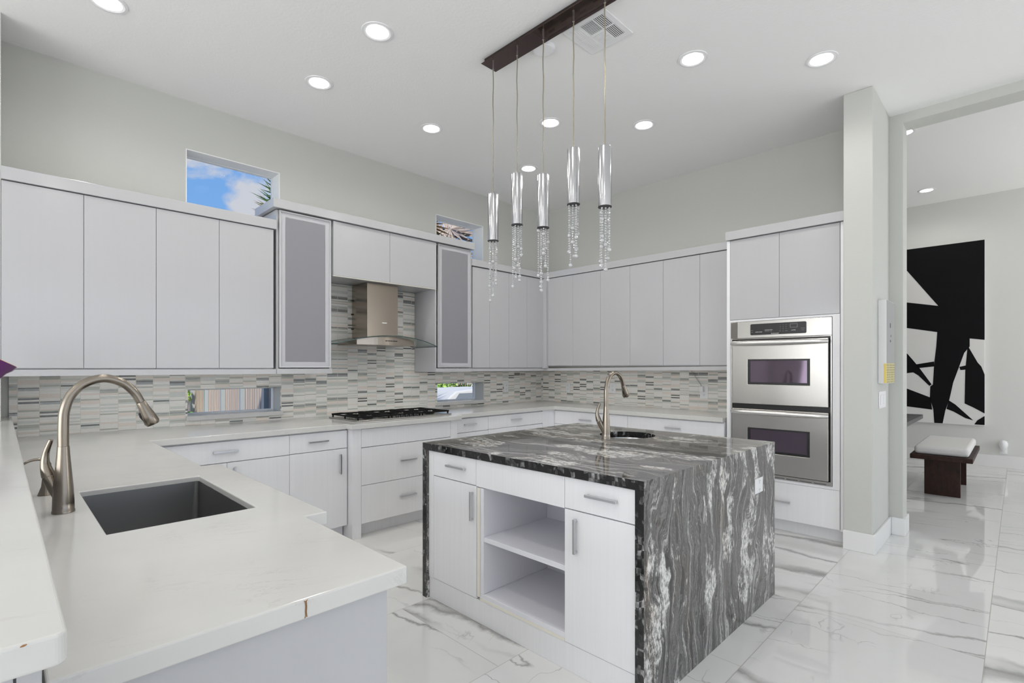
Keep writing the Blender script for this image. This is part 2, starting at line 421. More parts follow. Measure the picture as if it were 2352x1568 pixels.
def pull(parent, axis, c, length, out, r=.0062):
    """bar pull: a slim square bar on two posts; c = centre on the door face, out = unit vector off the face"""
    bm = bmesh.new(); c = Vector(c); o = Vector(out); d = Vector({'x': (1, 0, 0), 'y': (0, 1, 0), 'z': (0, 0, 1)}[axis])
    third = o.cross(d)
    def blk(ce, a, b, e):
        vs = [bm.verts.new(ce + d*sa*a + o*sb*b + third*se*e) for se in (-1, 1) for sb in (-1, 1) for sa in (-1, 1)]
        for f in ((0, 2, 3, 1), (4, 5, 7, 6), (0, 1, 5, 4), (2, 6, 7, 3), (0, 4, 6, 2), (1, 3, 7, 5)): bm.faces.new([vs[i] for i in f])
    blk(c + o*.0175, length/2, r*.72, r)
    for s in (-1, 1): blk(c + d*s*(length/2-.008) + o*.0068, .005, .0068, .005)
    return link_bm('handle', bm, M_NICKEL_BAR, parent, .0012)

# ------------------------------------------------------------------ room
YA, XB, ZC = 4.54, 5.155, 3.415
struct(box('floor', (-5.2, 9.8, -4.2, 4.9, -.12, 0), M_FLOOR, bevel=0), 'polished white marble tile floor with grey veins')
struct(box('ceiling', (-5.2, 5.35, -4.2, 4.74, ZC, 3.60), M_CEIL, bevel=0), 'flat light grey ceiling over the kitchen')
struct(box('ceiling_far', (5.35, 9.8, -4.2, 4.74, 3.75, 3.90), M_CEIL, bevel=0), 'higher ceiling of the room beyond the opening')
WU1, WL1 = (1.012, 1.717, 2.44, 3.045), (1.022, 1.720, .985, 1.192)
WU2, WL2 = (3.382, 4.079, 2.44, 3.045), (3.392, 4.081, .975, 1.186)
bm = plate_with_holes(-5.2, XB+.2, 0, 3.6, [WU1, WL1, WU2, WL2], YA, YA+.2, 'x')
struct(link_bm('wall_left', bm, M_WALL), 'grey painted wall behind the cooktop with four small windows')
struct(box('wall_right', (XB, XB+.2, .668, 4.54, 0, 3.75), M_WALL, bevel=0), 'grey painted wall behind the ovens')
bm = bmesh.new(); bm_box(bm, XB, XB+.2, -2.7, .668, 3.338, 3.9); bm_box(bm, XB, XB+.2, -4.2, -2.7, 0, 3.9)
struct(box('wall_header', (XB, XB+.2, -2.7, .668, 3.338, 3.75), M_WALL, bevel=0), 'wall strip over the wide opening'); bm.free()
struct(box('wall_right_end', (XB, XB+.2, -4.2, -2.7, 0, 3.75), M_WALL, bevel=0))
struct(box('wall_pier', (4.49, XB, .757, .942, 0, ZC), M_WALL, bevel=.006), 'pale wall end beside the oven cabinet')
# the diagonal piece that cuts the corner of the two walls above the cabinets
bm = bmesh.new()
tri = [(4.74, YA), (XB, 4.43), (XB, YA)]
lo = [bm.verts.new((x, y, 2.53)) for x, y in tri]; hi = [bm.verts.new((x, y, ZC)) for x, y in tri]
bm.faces.new(lo[::-1]); bm.faces.new(hi)
for i in range(3): bm.faces.new([lo[i], lo[(i+1) % 3], hi[(i+1) % 3], hi[i]])
struct(link_bm('wall_corner', bm, M_WALL), 'slanted piece of wall across the corner')
struct(box('wall_end', (-.16, .0085, 4.18, YA, 1.051, ZC), M_WALL, bevel=0), 'wall stub at the end of the upper cabinets')
struct(box('wall_far', (9.6, 9.8, -4.2, 4.9, 0, 3.75), M_FARWALL, bevel=0), 'white wall of the far room with the large painting')
struct(box('wall_far_side', (5.355, 9.6, 4.54, 4.74, 0, 3.75), M_WALL, bevel=0))
bm = plate_with_holes(-5.2, 9.8, 0, 3.75, [(-.55, 4.95, .25, 2.95), (7.05, 9.35, .35, 3.05)], -4.2, -4.0, 'x')
struct(link_bm('wall_behind', bm, M_WHITEWALL), 'wall behind the viewer with wide openings for added fill lights')
bm = plate_with_holes(-4.2, 4.74, 0, 3.6, [(-2.6, 3.8, .25, 2.95)], -5.2, -5.0, 'y')
struct(link_bm('wall_side', bm, M_WHITEWALL), 'wall to the left of the viewer with a wide opening for an added fill light')
# baseboards
def base_L(name, pts, h=.14, t=.016):
    bm = bmesh.new()
    for (x0, x1, y0, y1) in pts: bm_box(bm, x0, x1, y0, y1, 0, h)
    return struct(link_bm(name, bm, M_TRIM, None, .003))
bm = grid_solid([4.474, 4.49, XB-.001], [.741, .757, .942], lambda x, y: x < 4.49 or y < .757, 0, .142)
struct(link_bm('baseboard_pier', bm, M_TRIM, None, .003))
struct(box('baseboard_right', (XB-.016, XB+.2, .652, .7405, 0, .142), M_TRIM, bevel=.003))
struct(box('baseboard_far', (9.582, 9.6, -4, 4.54, 0, .165), M_TRIM, bevel=.003))
struct(box('baseboard_left', (-5.0, -.3, YA-.016, YA, 0, .142), M_TRIM, bevel=.003))

# windows: frame, pane, sill
def window(num, hole, sill, label):
    x0, x1, z0, z1 = hole
    r = bpy.data.objects.new('window_%d' % num, None); C.objects.link(r); r.location = ((x0+x1)/2, YA+.16, z0)
    WLOC[r.name] = tuple(r.location); struct(r, label)
    f = .013
    xs, zs = [x0, x0+f, x1-f, x1], [z0, z0+f, z1-f, z1]
    bm = grid_solid(xs, zs, lambda a, z: not (x0+f < a < x1-f and z0+f < z < z1-f), YA+.145, YA+.185)
    for v in bm.verts: a, z, d = v.co; v.co = (a, d, z)
    link_bm('window_frame', bm, M_TRIM, r, .003)
    box('pane', (x0+f-.004, x1-f+.004, YA+.162, YA+.168, z0+f-.004, z1-f+.004), M_PANE, r, 0)
    if not sill:
        for nm_, b_ in (('lit_reveal', (x0+.0005, x1-.0005, YA+.001, YA+.144, z1-.008, z1-.0005)), ('lit_reveal', (x1-.008, x1-.0005, YA+.001, YA+.144, z0+.001, z1-.0085)), ('lit_reveal', (x0+.0005, x0+.008, YA+.001, YA+.144, z0+.001, z1-.0085))): box(nm_, b_, M_WHITEWALL, r, 0)  # white sheets added on the reveals in place of light from outside
    if sill: box('sill', (x0-.012, x1+.012, YA-.034, YA+.15, z0-.034, z0+.002), M_QUARTZ, r, .003)
window(1, WU1, False, 'small high window showing blue sky above the left cabinets')
window(2, WL1, True, 'low slot window in the tiles showing a slat fence')
window(3, WU2, False, 'small high window beside the corner showing dry palm fronds')
window(4, WL2, True, 'low slot window in the tiles showing a white car and plants')

# tile backsplashes
holes = [WL1, WL2]
holes += [(.045, 2.0075, 1.307, 2.14), (3.0965, XB-.001, 1.307, 2.14)]
bm = plate_with_holes(.045, XB-.001, .9145, 2.14, holes, YA-.011, YA-.0005, 'x')
tag(link_bm('tile_backsplash', bm, M_TILE_A), 'strip mosaic tile backsplash behind the cooktop with two slot windows cut in it', 'backsplash')
bm = bmesh.new(); bm_box(bm, XB-.011, XB-.0005, 1.8445, YA-.012, .9145, 1.332)
tag(link_bm('tile_backsplash', bm, M_TILE_B), 'strip mosaic tile backsplash on the wall left of the ovens', 'backsplash')

# ------------------------------------------------------------------ upper cabinets
DT = .019                                                        # door thickness
def upper(name, label, group, axis, a0, a1, splits, face, back, z0, z1, dz0, dz1):
    """wall cabinet: carcass with its doors. axis 'x' faces -y, axis 'y' faces -x"""
    mid = (a0+a1)/2
    loc = (mid, back, z0) if axis == 'x' else (back, mid, z0)
    t = thing(name, label, 'cabinet', loc, group)
    g = .0012
    def B(nm, lo, hi, d0, d1, za, zb, mat, par, bev=.0012):
        b = (lo, hi, d0, d1, za, zb) if axis == 'x' else (d0, d1, lo, hi, za, zb)
        return box(nm, b, mat, par, bev)
    B('carcass', a0+.0006, a1-.0006, face+DT+.002, back, z0, z1, M_CAB, t)
    edges = [a0] + list(splits) + [a1]
    for p, q in zip(edges, edges[1:]): B('door', p+g, q-g, face, face+DT, dz0, dz1, M_CAB, t)
    return t
GU = 'handleless white wall cabinets'
YF, YBK = 4.165, YA-.0015
z0, zt, zd0, zd1 = 1.309, 2.446, 1.357, 2.444
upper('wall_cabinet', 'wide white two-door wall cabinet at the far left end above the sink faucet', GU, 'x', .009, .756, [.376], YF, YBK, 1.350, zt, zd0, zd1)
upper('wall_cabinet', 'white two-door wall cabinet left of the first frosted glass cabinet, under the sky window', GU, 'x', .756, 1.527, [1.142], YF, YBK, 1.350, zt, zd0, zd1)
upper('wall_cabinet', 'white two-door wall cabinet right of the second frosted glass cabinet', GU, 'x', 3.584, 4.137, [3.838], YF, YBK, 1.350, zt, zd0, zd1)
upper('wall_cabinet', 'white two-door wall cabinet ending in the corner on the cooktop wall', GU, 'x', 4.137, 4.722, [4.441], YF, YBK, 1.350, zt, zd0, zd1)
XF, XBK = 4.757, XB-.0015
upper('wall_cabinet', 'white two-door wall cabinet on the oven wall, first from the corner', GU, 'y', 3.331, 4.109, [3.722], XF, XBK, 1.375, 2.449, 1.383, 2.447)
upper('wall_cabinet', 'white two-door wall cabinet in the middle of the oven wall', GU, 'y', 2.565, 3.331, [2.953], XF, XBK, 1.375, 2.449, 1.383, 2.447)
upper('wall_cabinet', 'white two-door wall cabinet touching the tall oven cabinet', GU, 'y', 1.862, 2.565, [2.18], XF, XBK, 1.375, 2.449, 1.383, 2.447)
# light rails (valances) and crown boards
tag(box('light_rail', (.009, 1.548, YF+.001, YF+.02, 1.309, 1.3485), M_CAB), 'white valance board under the left wall cabinets', 'valance')
bm = grid_solid([3.566, XF+.001, XF+.02], [1.862, YF+.001, YF+.02], lambda x, y: (x < XF+.02 and y > YF+.001) or x > XF+.001, 1.318, 1.3485)
for v in bm.verts:
    if v.co.y < 4 and v.co.z > 1.33: v.co.z = 1.373
    elif v.co.y < 4: v.co.z = 1.334
tag(link_bm('light_rail', bm, M_CAB, None, .001), 'white valance board running round the corner under the right wall cabinets', 'valance')
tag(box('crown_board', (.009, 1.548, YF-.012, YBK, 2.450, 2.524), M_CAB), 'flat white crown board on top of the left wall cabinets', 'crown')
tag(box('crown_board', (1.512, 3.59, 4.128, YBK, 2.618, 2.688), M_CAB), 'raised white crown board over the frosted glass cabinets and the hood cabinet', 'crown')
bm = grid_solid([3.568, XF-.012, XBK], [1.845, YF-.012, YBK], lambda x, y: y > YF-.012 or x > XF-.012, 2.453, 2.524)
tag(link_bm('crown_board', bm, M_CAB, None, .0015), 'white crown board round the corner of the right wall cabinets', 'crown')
# corner post between the two runs
tag(box('filler_strip', (4.7225, XF+.018, 4.110, YF+.019, 1.35, 2.447), M_CAB), 'narrow white filler strip in the corner of the wall cabinets', 'filler')

# frosted glass cabinets
def glass_cab(label, x0, x1, fx0, fx1, z0, side):
    t = thing('glass_front_cabinet', label, 'cabinet', ((x0+x1)/2, YBK, z0), 'frosted glass wall cabinets beside the hood')
    yf = 4.15; top = 2.612; th = .018
    box('side_panel', (x0, x0+th, yf+.024, YBK, z0, top), M_CAB, t)
    box('side_panel', (x1-th, x1, yf+.024, YBK, z0, top), M_CAB, t)
    box('bottom_panel', (x0+th, x1-th, yf+.024, YBK, z0, z0+.03), M_CAB, t)
    box('top_panel', (x0+th, x1-th, yf+.024, YBK, top-th, top), M_CAB, t)
    box('back_panel', (x0+th, x1-th, YBK-.008, YBK, z0+.03, top-th), M_CABIN, t)
    for zz in (1.83, ): box('shelf', (x0+th, x1-th, yf+.06, YBK-.01, zz, zz+.02), M_CABIN, t)
    box('valance', (x0, x1, yf+.004, yf+.023, z0, 1.352), M_CAB, t)
    d = bpy.data.objects.new('glass_door', None)
    f = .013; zd0, zd1 = 1.359, 2.609
    xs, zs = [fx0, fx0+f, fx1-f, fx1], [zd0, zd0+f, zd1-f, zd1]
    bm = grid_solid(xs, zs, lambda a, z: not (fx0+f < a < fx1-f and zd0+f < z < zd1-f), yf, yf+.02)
    for v in bm.verts: a, z, dd = v.co; v.co = (a, dd, z)
    door = link_bm('door', bm, M_ALU, t, .0015)
    g = .034
    xs, zs = [fx0+f, fx0+f+g, fx1-f-g, fx1-f], [zd0+f, zd0+f+g, zd1-f-g, zd1-f]
    bm = grid_solid(xs, zs, lambda a, z: True, yf+.007, yf+.012)
    for v in bm.verts: a, z, dd = v.co; v.co = (a, dd, z)
    for fc in bm.faces:
        c = fc.calc_center_median()
        if not (fx0+f+g < c.x < fx1-f-g and zd0+f+g < c.z < zd1-f-g): fc.material_index = 1
    pn = link_bm('frosted_pane', bm, [M_FROST, M_FROST_E], door)
    return t
glass_cab('tall wall cabinet with a frosted glass door left of the range hood', 1.5495, 2.006, 1.566, 1.992, 1.309, -1)
glass_cab('narrow wall cabinet with a frosted glass door right of the range hood', 3.0985, 3.565, 3.122, 3.561, 1.314, 1)
# cabinet over the hood
t = thing('hood_cabinet', 'short white two-door cabinet over the range hood', 'cabinet', (2.55, YBK, 2.14))
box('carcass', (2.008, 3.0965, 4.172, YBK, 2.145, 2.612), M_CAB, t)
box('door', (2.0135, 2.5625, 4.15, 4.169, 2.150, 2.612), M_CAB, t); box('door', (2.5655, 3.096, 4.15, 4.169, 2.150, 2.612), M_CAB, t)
box('edge_strip', (2.0135, 3.096, 4.153, 4.168, 2.1425, 2.1495), M_EDGE, t, .0005)

# ------------------------------------------------------------------ range hood
t = thing('range_hood', 'stainless chimney range hood with a curved glass canopy over the cooktop', 'range hood', (2.545, YBK, 1.56))
box('chimney', (2.382, 2.708, 4.24, YA-.012, 1.63, 2.1435), M_STEEL_H, t, .003)
def arc_z(x): return 1.645 - .083*((x-2.545)/.52)**2
bm = bmesh.new(); n = 28; rows = []
for i in range(n+1):
    x = 2.025 + 1.04*i/n; s = (x-2.545)/.52
    yfr = 4.045 + .045*s*s
    z = arc_z(x)
    rows.append([bm.verts.new((x, yfr, z)), bm.verts.new((x, 4.50, z)), bm.verts.new((x, 4.50, z+.007)), bm.verts.new((x, yfr, z+.007))])
for a, b in zip(rows, rows[1:]):
    for k in range(4):
        fc = bm.faces.new([a[k], a[(k+1) % 4], b[(k+1) % 4], b[k]])
        if k in (1, 3): fc.material_index = 1
for e in (bm.faces.new(rows[0]), bm.faces.new(rows[-1][::-1])): e.material_index = 1
link_bm('glass_canopy', bm, [M_HOODGLASS, M_HOODEDGE], t)
bm = bmesh.new(); prof = []
for i in range(17):
    x = 2.235 + .60*i/16
    zt_ = arc_z(x) - .004; zb = 1.566
    yfr = 4.115 + .05*((x-2.545)/.33)**2
    prof.append([bm.verts.new((x, yfr, zb)), bm.verts.new((x, YA-.02, zb)), bm.verts.new((x, YA-.02, zt_)), bm.verts.new((x, yfr, zt_))])
for a, b in zip(prof, prof[1:]):
    for k in range(4): bm.faces.new([a[k], a[(k+1) % 4], b[(k+1) % 4], b[k]])
bm.faces.new(prof[0]); bm.faces.new(prof[-1][::-1])
body = link_bm('motor_housing', bm, M_STEEL_H, t)
for k in range(5): box('button', (2.50+k*.026, 2.512+k*.026, 4.106, 4.121, 1.600, 1.608), M_BLACK, body, .001)
box('badge', (2.535, 2.585, 4.2375, 4.2405, 1.775, 1.783), M_LETTER, t, .0008)
for zz in (1.72, 1.86, 1.99): box('bracket_tab', (2.371, 2.3815, 4.505, 4.525, zz, zz+.012), M_BLACK, t, .001)

# ------------------------------------------------------------------ countertops
ZT, ZB = .914, .874
SK = (.205, .583, 1.738, 2.405)                                  # main sink cut-out
bm = grid_solid([.047, SK[0], SK[1], .652, .722, 1.935, 3.045, 4.515, XB-.001], [.982, 1.53, SK[2], 1.862, SK[3], 2.635, 3.685, 3.765, 3.800, YA-.001],
    lambda x, y: ((x < .652 or (x < .722 and 1.53 < y < 2.635) or (y > 3.765 and x < 3.0) or y > 3.80 or (1.935 < x < 3.045 and y > 3.685) or (x > 4.515 and y > 1.862))
                  and not (SK[0] < x < SK[1] and SK[2] < y < SK[3])), ZB, ZT)
ctop = tag(link_bm('countertop', bm, M_QUARTZ, None, .004, seg=3, loc=(.65, 3.9, ZB)), 'white quartz worktop running from the sink past the cooktop to the ovens', 'countertop')
M_RUST = pmat('rust_stain', (.30, .15, .06), .7)[0]
bm = bmesh.new()
for P in ([(.4165, .9815, .9105), (.4195, .9815, .909), (.4235, .9815, .911)], [(.4185, .9815, .909), (.4198, .9815, .900), (.4190, .9815, .890), (.4196, .9815, .881), (.4180, .9815, .877)], [(.4210, .9815, .909), (.4218, .9815, .899), (.4210, .9815, .888), (.4222, .9815, .8785)]): sweep(bm, P, .0009, 6)
link_bm('crack_stain', bm, M_RUST, ctop)

# raised bar
box_bar = (-.36, .058, .80, YA-.001, 1.012, 1.05)
bm = bmesh.new(); bm_box(bm, *box_bar)
ed = [e for e in bm.edges if abs(e.verts[0].co.z-e.verts[1].co.z) > .01 and e.verts[0].co.y < 1]
bmesh.ops.bevel(bm, geom=ed, offset=.012, segments=6, affect='EDGES', profile=.5)
bar = tag(link_bm('raised_bar', bm, M_QUARTZ, None, .004, seg=3), 'white quartz raised bar top along the left edge behind the sink', 'countertop')
bm = bmesh.new(); sweep(bm, [(.0170, .7998, 1.0470), (.0195, .7996, 1.0478), (.0225, .7998, 1.0482)], [.0006, .0013, .0006], 6); link_bm('chip', bm, M_RUST, bar)
t = thing('bar_wall', 'white half wall carrying the raised bar top', 'half wall', (-.05, 2.5, 0))
box('core', (-.14, .037, .862, YA-.001, 0, 1.0115), M_CAB, t)  # darker cabinet colour on this half wall stands in for weak light
box('end_panel', (-.14, .012, .84, .8615, 0, 1.0115), M_CAB, t)
box('end_panel', (.0145, .037, .84, .8615, 0, 1.0115), M_CAB, t)

# ------------------------------------------------------------------ base cabinets
def front(nm, axis, lo, hi, face, za, zb, par, mat=None):
    g = .0012
    b = (lo+g, hi-g, face, face+DT, za, zb) if axis == 'x' else (face, face+DT, lo+g, hi-g, za, zb)
    return box(nm, b, mat or M_LOW, par, .0012)
YB_ = 3.793
YR_ = 3.828
def base_unit(label, x0, x1, group, face=YB_, doors=(), drawer=True, hx=None):
    t = thing('base_cabinet', label, 'cabinet', ((x0+x1)/2, YBK, 0), group)
    box('carcass', (x0+.0006, x1-.0006, face+DT+.002, YBK, .107, ZB-.0008), M_LOW, t)
    box('toe_kick', (x0+.0006, x1-.0006, face+.075, face+.09, 0, .1065), M_LOW, t)
    return t
GB = 'white base cabinets under the worktop'
t = base_unit('wide white base cabinet with a long drawer over two doors, nearest the sink worktop', .66, 1.503, GB)
d = front('drawer', 'x', .66, 1.503, YB_, .722, .862, t); pull(d, 'x', (1.077, YB_, .795), .155, (0, -1, 0))
d = front('door', 'x', .66, 1.087, YB_, .108, .717, t)
d = front('door', 'x', 1.087, 1.503, YB_, .108, .717, t); pull(d, 'z', (1.132, YB_, .605), .155, (0, -1, 0))
t = base_unit('white base cabinet with one drawer and one door left of the cooktop drawers', 1.503, 1.955, GB)
d = front('drawer', 'x', 1.503, 1.955, YB_, .724, .862, t); pull(d, 'x', (1.718, YB_, .797), .155, (0, -1, 0))
d = front('door', 'x', 1.503, 1.955, YB_, .108, .719, t); pull(d, 'z', (1.896, YB_, .602), .155, (0, -1, 0))
YC = 3.722
tag(box('cabinet_post', (1.962, 2.0385, YC, 4.3, 0, ZB-.0008), M_LOW), 'square white post left of the cooktop drawers', 'post', 'white posts flanking the cooktop drawers')
tag(box('cabinet_post', (2.9395, 3.018, YC, 4.3, 0, ZB-.0008), M_LOW), 'square white post right of the cooktop drawers', 'post', 'white posts flanking the cooktop drawers')
t = thing('cooktop_cabinet', 'projecting white cabinet with two deep drawers under the cooktop', 'cabinet', (2.49, YBK, 0), GB)
box('carcass', (2.0395, 2.9385, YC+.022, YBK, .112, ZB-.0008), M_LOW, t)
box('toe_kick', (2.0395, 2.9385, YC+.085, YC+.10, 0, .111), M_LOW, t)
front('panel', 'x', 2.0395, 2.9385, YC, .722, .868, t)
for za, zb, hz in ((.418, .717, .573), (.113, .414, .270)):
    d = front('drawer', 'x', 2.0395, 2.9385, YC, za, zb, t); pull(d, 'x', (2.478, YC, hz), .16, (0, -1, 0))
t = base_unit('small white base cabinet with a drawer just right of the cooktop drawers', 3.02, 3.508, GB, YR_)
d = front('drawer', 'x', 3.086, 3.508, YR_, .729, .862, t); pull(d, 'x', (3.262, YR_, .804), .155, (0, -1, 0)); front('door', 'x', 3.086, 3.508, YR_, .108, .724, t)
front('end_filler', 'x', 3.02, 3.086, YR_, .108, .862, t)
t = base_unit('white base cabinet with a wide drawer next to the inside corner', 3.508, 4.343, GB, YR_)
d = front('drawer', 'x', 3.508, 4.343, YR_, .731, .862, t); pull(d, 'x', (3.909, YR_, .805), .155, (0, -1, 0))
front('door', 'x', 3.508, 3.926, YR_, .108, .728, t); front('door', 'x', 3.926, 4.343, YR_, .108, .724, t)
XB_ = 4.547
tag(box('filler_strip', (4.3435, XB_+.0195, YR_, YR_+.02, .108, ZB-.0008), M_LOW), 'white filler panel in the inside corner of the base cabinets', 'filler')
def base_unit_b(label, y0, y1, hy):
    t = thing('base_cabinet', label, 'cabinet', (XBK, (y0+y1)/2, 0), GB)
    box('carcass', (XB_+DT+.002, XBK, y0+.0006, y1-.0006, .107, ZB-.0008), M_LOW, t)
    box('toe_kick', (XB_+.075, XB_+.09, y0+.0006, y1-.0006, 0, .1065), M_LOW, t)
    d = front('drawer', 'y', y0, y1, XB_, .713, .862, t); pull(d, 'y', (XB_, hy, .782), .16, (-1, 0, 0))
    m = (y0+y1)/2
    front('door', 'y', y0, m, XB_, .108, .709, t); front('door', 'y', m, y1, XB_, .108, .709, t)
base_unit_b('white base cabinet with a wide drawer on the oven wall beside the corner', 2.852, 3.827, 3.38)
base_unit_b('white base cabinet with a wide drawer touching the tall oven cabinet', 1.862, 2.852, 2.35)
# sink peninsula
t = thing('sink_cabinet', 'white cabinet block under the sink worktop with a plain end panel', 'cabinet', (.33, 2.3, 0), GB)
box('end_panel', (.040, .612, 1.002, 1.022, 0, ZB-.0008), M_CAB, t)  # darker cabinet colour puts the shade of this face into the panel
box('side_panel', (.6005, .609, 1.0235, 3.70, .107, ZB-.0008), M_LOW, t)
box('side_panel', (.040, .058, 1.0235, 3.70, .107, ZB-.0008), M_LOW, t)
box('toe_kick', (.53, .545, 1.0235, 3.70, 0, .1065), M_LOW, t)
box('sink_front', (.6095, .675, 1.56, 2.60, .107, ZB-.0008), M_LOW, t)

# ------------------------------------------------------------------ tall oven cabinet and double oven
XT = 4.56
ya, yb = .9755, 1.8435
t = thing('oven_cabinet', 'tall white cabinet housing the double oven', 'cabinet', (XBK, 1.4, 0))
box('side_panel', (XT+.0, XBK, yb-.028, yb, 0, 2.479), M_LOW, t)
box('side_panel', (XT+.021, XBK, ya-.018, ya+.018, .1, 2.479), M_LOW, t)
box('filler', (XT, XT+.02, .944, ya-.001, .1, 2.479), M_LOW, t)
box('top_box', (XT+.021, XBK, ya+.019, yb-.029, 1.777, 2.479), M_LOW, t)
box('bottom_box', (XT+.021, XBK, ya+.019, yb-.029, .1, .4325), M_LOW, t)
box('back_panel', (XBK-.02, XBK, ya+.019, yb-.029, .4335, 1.776), M_CABIN, t)
front('door', 'y', 1.411, yb-.0285, XT, 1.778, 2.477, t, M_CAB); front('door', 'y', ya+.0035, 1.411, XT, 1.778, 2.477, t, M_CAB)
OV = (1.031, 1.806, .437, 1.755)
bm = plate_with_holes(ya+.0035, yb-.0285, .412, 1.775, [(OV[0]-.002, OV[1]+.002, OV[2]-.002, OV[3]+.002)], XT, XT+.02, 'y')
link_bm('face_frame', bm, M_LOW, t, .001)
d = front('drawer', 'y', ya+.0035, yb-.0285, XT, .108, .410, t); pull(d, 'y', (XT, 1.408, .258), .16, (-1, 0, 0))
box('toe_kick', (XT+.07, XT+.085, .944, yb-.029, 0, .099), M_LOW, t)
tag(box('crown_board', (XT-.022, XBK, .944, yb+.003, 2.482, 2.557), M_CAB), 'white crown board on top of the tall oven cabinet', 'crown')

t = thing('double_oven', 'stainless steel double wall oven with a black control panel', 'oven', (4.8, 1.418, .437))
y0, y1 = OV[0], OV[1]
box('oven_body', (XT+.02, 5.10, y0+.004, y1-.004, .445, 1.75), M_BLACK, t)
bm = plate_with_holes(y0, y1, .437, 1.612, [(1.041, 1.795, .468, 1.604)], XT-.006, XT+.019, 'y')
link_bm('trim_frame', bm, M_STEEL, t, .002)
bm = bmesh.new(); n = 12                                       # control fascia, curved at both ends
ring = []
for i in range(n+1):
    s = i/n; y = y0 + (y1-y0)*s
    e = min(s, 1-s); dx = .016*min(1.0, e/.05)**.5
    ring.append((XT-.004-dx, y))
lo = [bm.verts.new((x, y, 1.613)) for x, y in ring] + [bm.verts.new((XT+.019, y1, 1.613)), bm.verts.new((XT+.019, y0, 1.613))]
hi = [bm.verts.new((v.co.x, v.co.y, 1.754)) for v in lo]
bm.faces.new(lo); bm.faces.new(hi[::-1])
for i in range(len(lo)): j = (i+1) % len(lo); bm.faces.new([lo[i], lo[j], hi[j], hi[i]])
fas = link_bm('control_fascia', bm, M_STEEL, t, .002)
bm = bmesh.new(); bm_box(bm, XT-.0245, XT-.0195, 1.204, 1.633, 1.636, 1.730)
ed = [e for e in bm.edges if abs(e.verts[0].co.x-e.verts[1].co.x) > .003]
bmesh.ops.bevel(bm, geom=ed, offset=.010, segments=4, affect='EDGES', profile=.5)
cp = link_bm('control_panel', bm, M_BLACK, t)
def lettering(name, s, y, z, size, mat, par, x=XT-.0249):
    cu = bpy.data.curves.new(name, 'FONT'); cu.body = s; cu.size = size; cu.align_x = 'CENTER'; cu.align_y = 'CENTER'; cu.extrude = .0002
    cu.materials.append(mat)
    tmp = bpy.data.objects.new(name, cu); C.objects.link(tmp)
    me = bpy.data.meshes.new_from_object(tmp.evaluated_get(bpy.context.evaluated_depsgraph_get()))
    bpy.data.objects.remove(tmp); me.name = name
    if not me.materials: me.materials.append(mat)
    o = bpy.data.objects.new(name, me); C.objects.link(o)
    o.parent = par; o.location = Vector((x, y, z)) - Vector(WLOC[par.name]); o.rotation_euler = (PI/2, 0, -PI/2)
    return o
lettering('brand_lettering', 'KitchenAid', 1.437, 1.644, .013, M_LETTER, cp)
lettering('key_lettering', 'UPPER OVEN', 1.565, 1.660, .0095, M_LETTER, cp)
lettering('key_lettering', 'CONVECTION', 1.487, 1.674, .0095, M_LETTER, cp)
lettering('key_lettering', 'BAKE BROIL CLEAN', 1.487, 1.663, .0065, M_LETTER_D, cp)
lettering('key_lettering', 'LOWER', 1.297, 1.664, .0095, M_LETTER, cp)
lettering('key_lettering', 'ON', 1.62, 1.676, .008, M_LETTER_D, cp); lettering('key_lettering', 'OFF', 1.619, 1.660, .008, M_LETTER_D, cp)
for r, row in enumerate(('123', '456', '789')):
    for c_, ch in enumerate(row): lettering('key_lettering', ch, 1.396-.022*c_, 1.712-.017*r, .010, M_LETTER_D, cp)
lettering('key_lettering', '0', 1.374, 1.661, .010, M_LETTER_D, cp)
lettering('key_lettering', 'START', 1.350, 1.661, .007, M_LETTER_D, cp); lettering('key_lettering', 'OFF', 1.397, 1.661, .007, M_LETTER_D, cp)
lettering('key_lettering', 'TIMER SET', 1.228, 1.676, .007, M_LETTER_D, cp); lettering('key_lettering', 'CLOCK', 1.228, 1.662, .007, M_LETTER_D, cp)
bm = plate_with_holes(1.268, 1.322, 1.686, 1.716, [(1.270, 1.320, 1.688, 1.714)], XT-.0250, XT-.0243, 'y'); link_bm('display_outline', bm, M_LETTER_D, cp)
def oven_door(za, zb, wz0, wz1):
    bm = plate_with_holes(1.050, 1.786, za, zb, [(1.180, 1.654, wz0, wz1)], XT-.028, XT-.004, 'y')
    d = link_bm('oven_door', bm, M_STEEL, t, .004)
    box('door_liner', (XT-.0035, XT+.018, 1.054, 1.782, za+.004, zb-.004), M_BLACK, t, 0)
    bm = plate_with_holes(1.1805, 1.6535, wz0+.0005, wz1-.0005, [(1.198, 1.636, wz0+.018, wz1-.010)], XT-.026, XT-.020, 'y')
    link_bm('window_border', bm, M_BLACK, d)
    box('oven_window', (XT-.021, XT-.016, 1.181, 1.653, wz0+.001, wz1-.001), M_OVENGLASS, d, 0)
    bm = bmesh.new(); zc = zb-.026; P = []
    for i in range(25):
        s = i/24; y = 1.052 + .732*s; e = min(s, 1-s)
        P.append((XT-.040-.034*min(1, e/.10)**.6, y, zc))
    sweep(bm, P, [.0150 + .0065*math.sin(PI*i/24) for i in range(25)], 12)
    link_bm('handle', bm, M_STEEL_B, d, smooth=True)
oven_door(1.050, 1.592, 1.218, 1.427)
oven_door(.475, 1.008, .645, .848)
bm = bmesh.new()
for k in range(7): bm_box(bm, XT-.0078, XT-.0062, 1.07+.1*k, 1.155+.1*k, .444, .449)
link_bm('vent_slots', bm, M_SLOT, t)

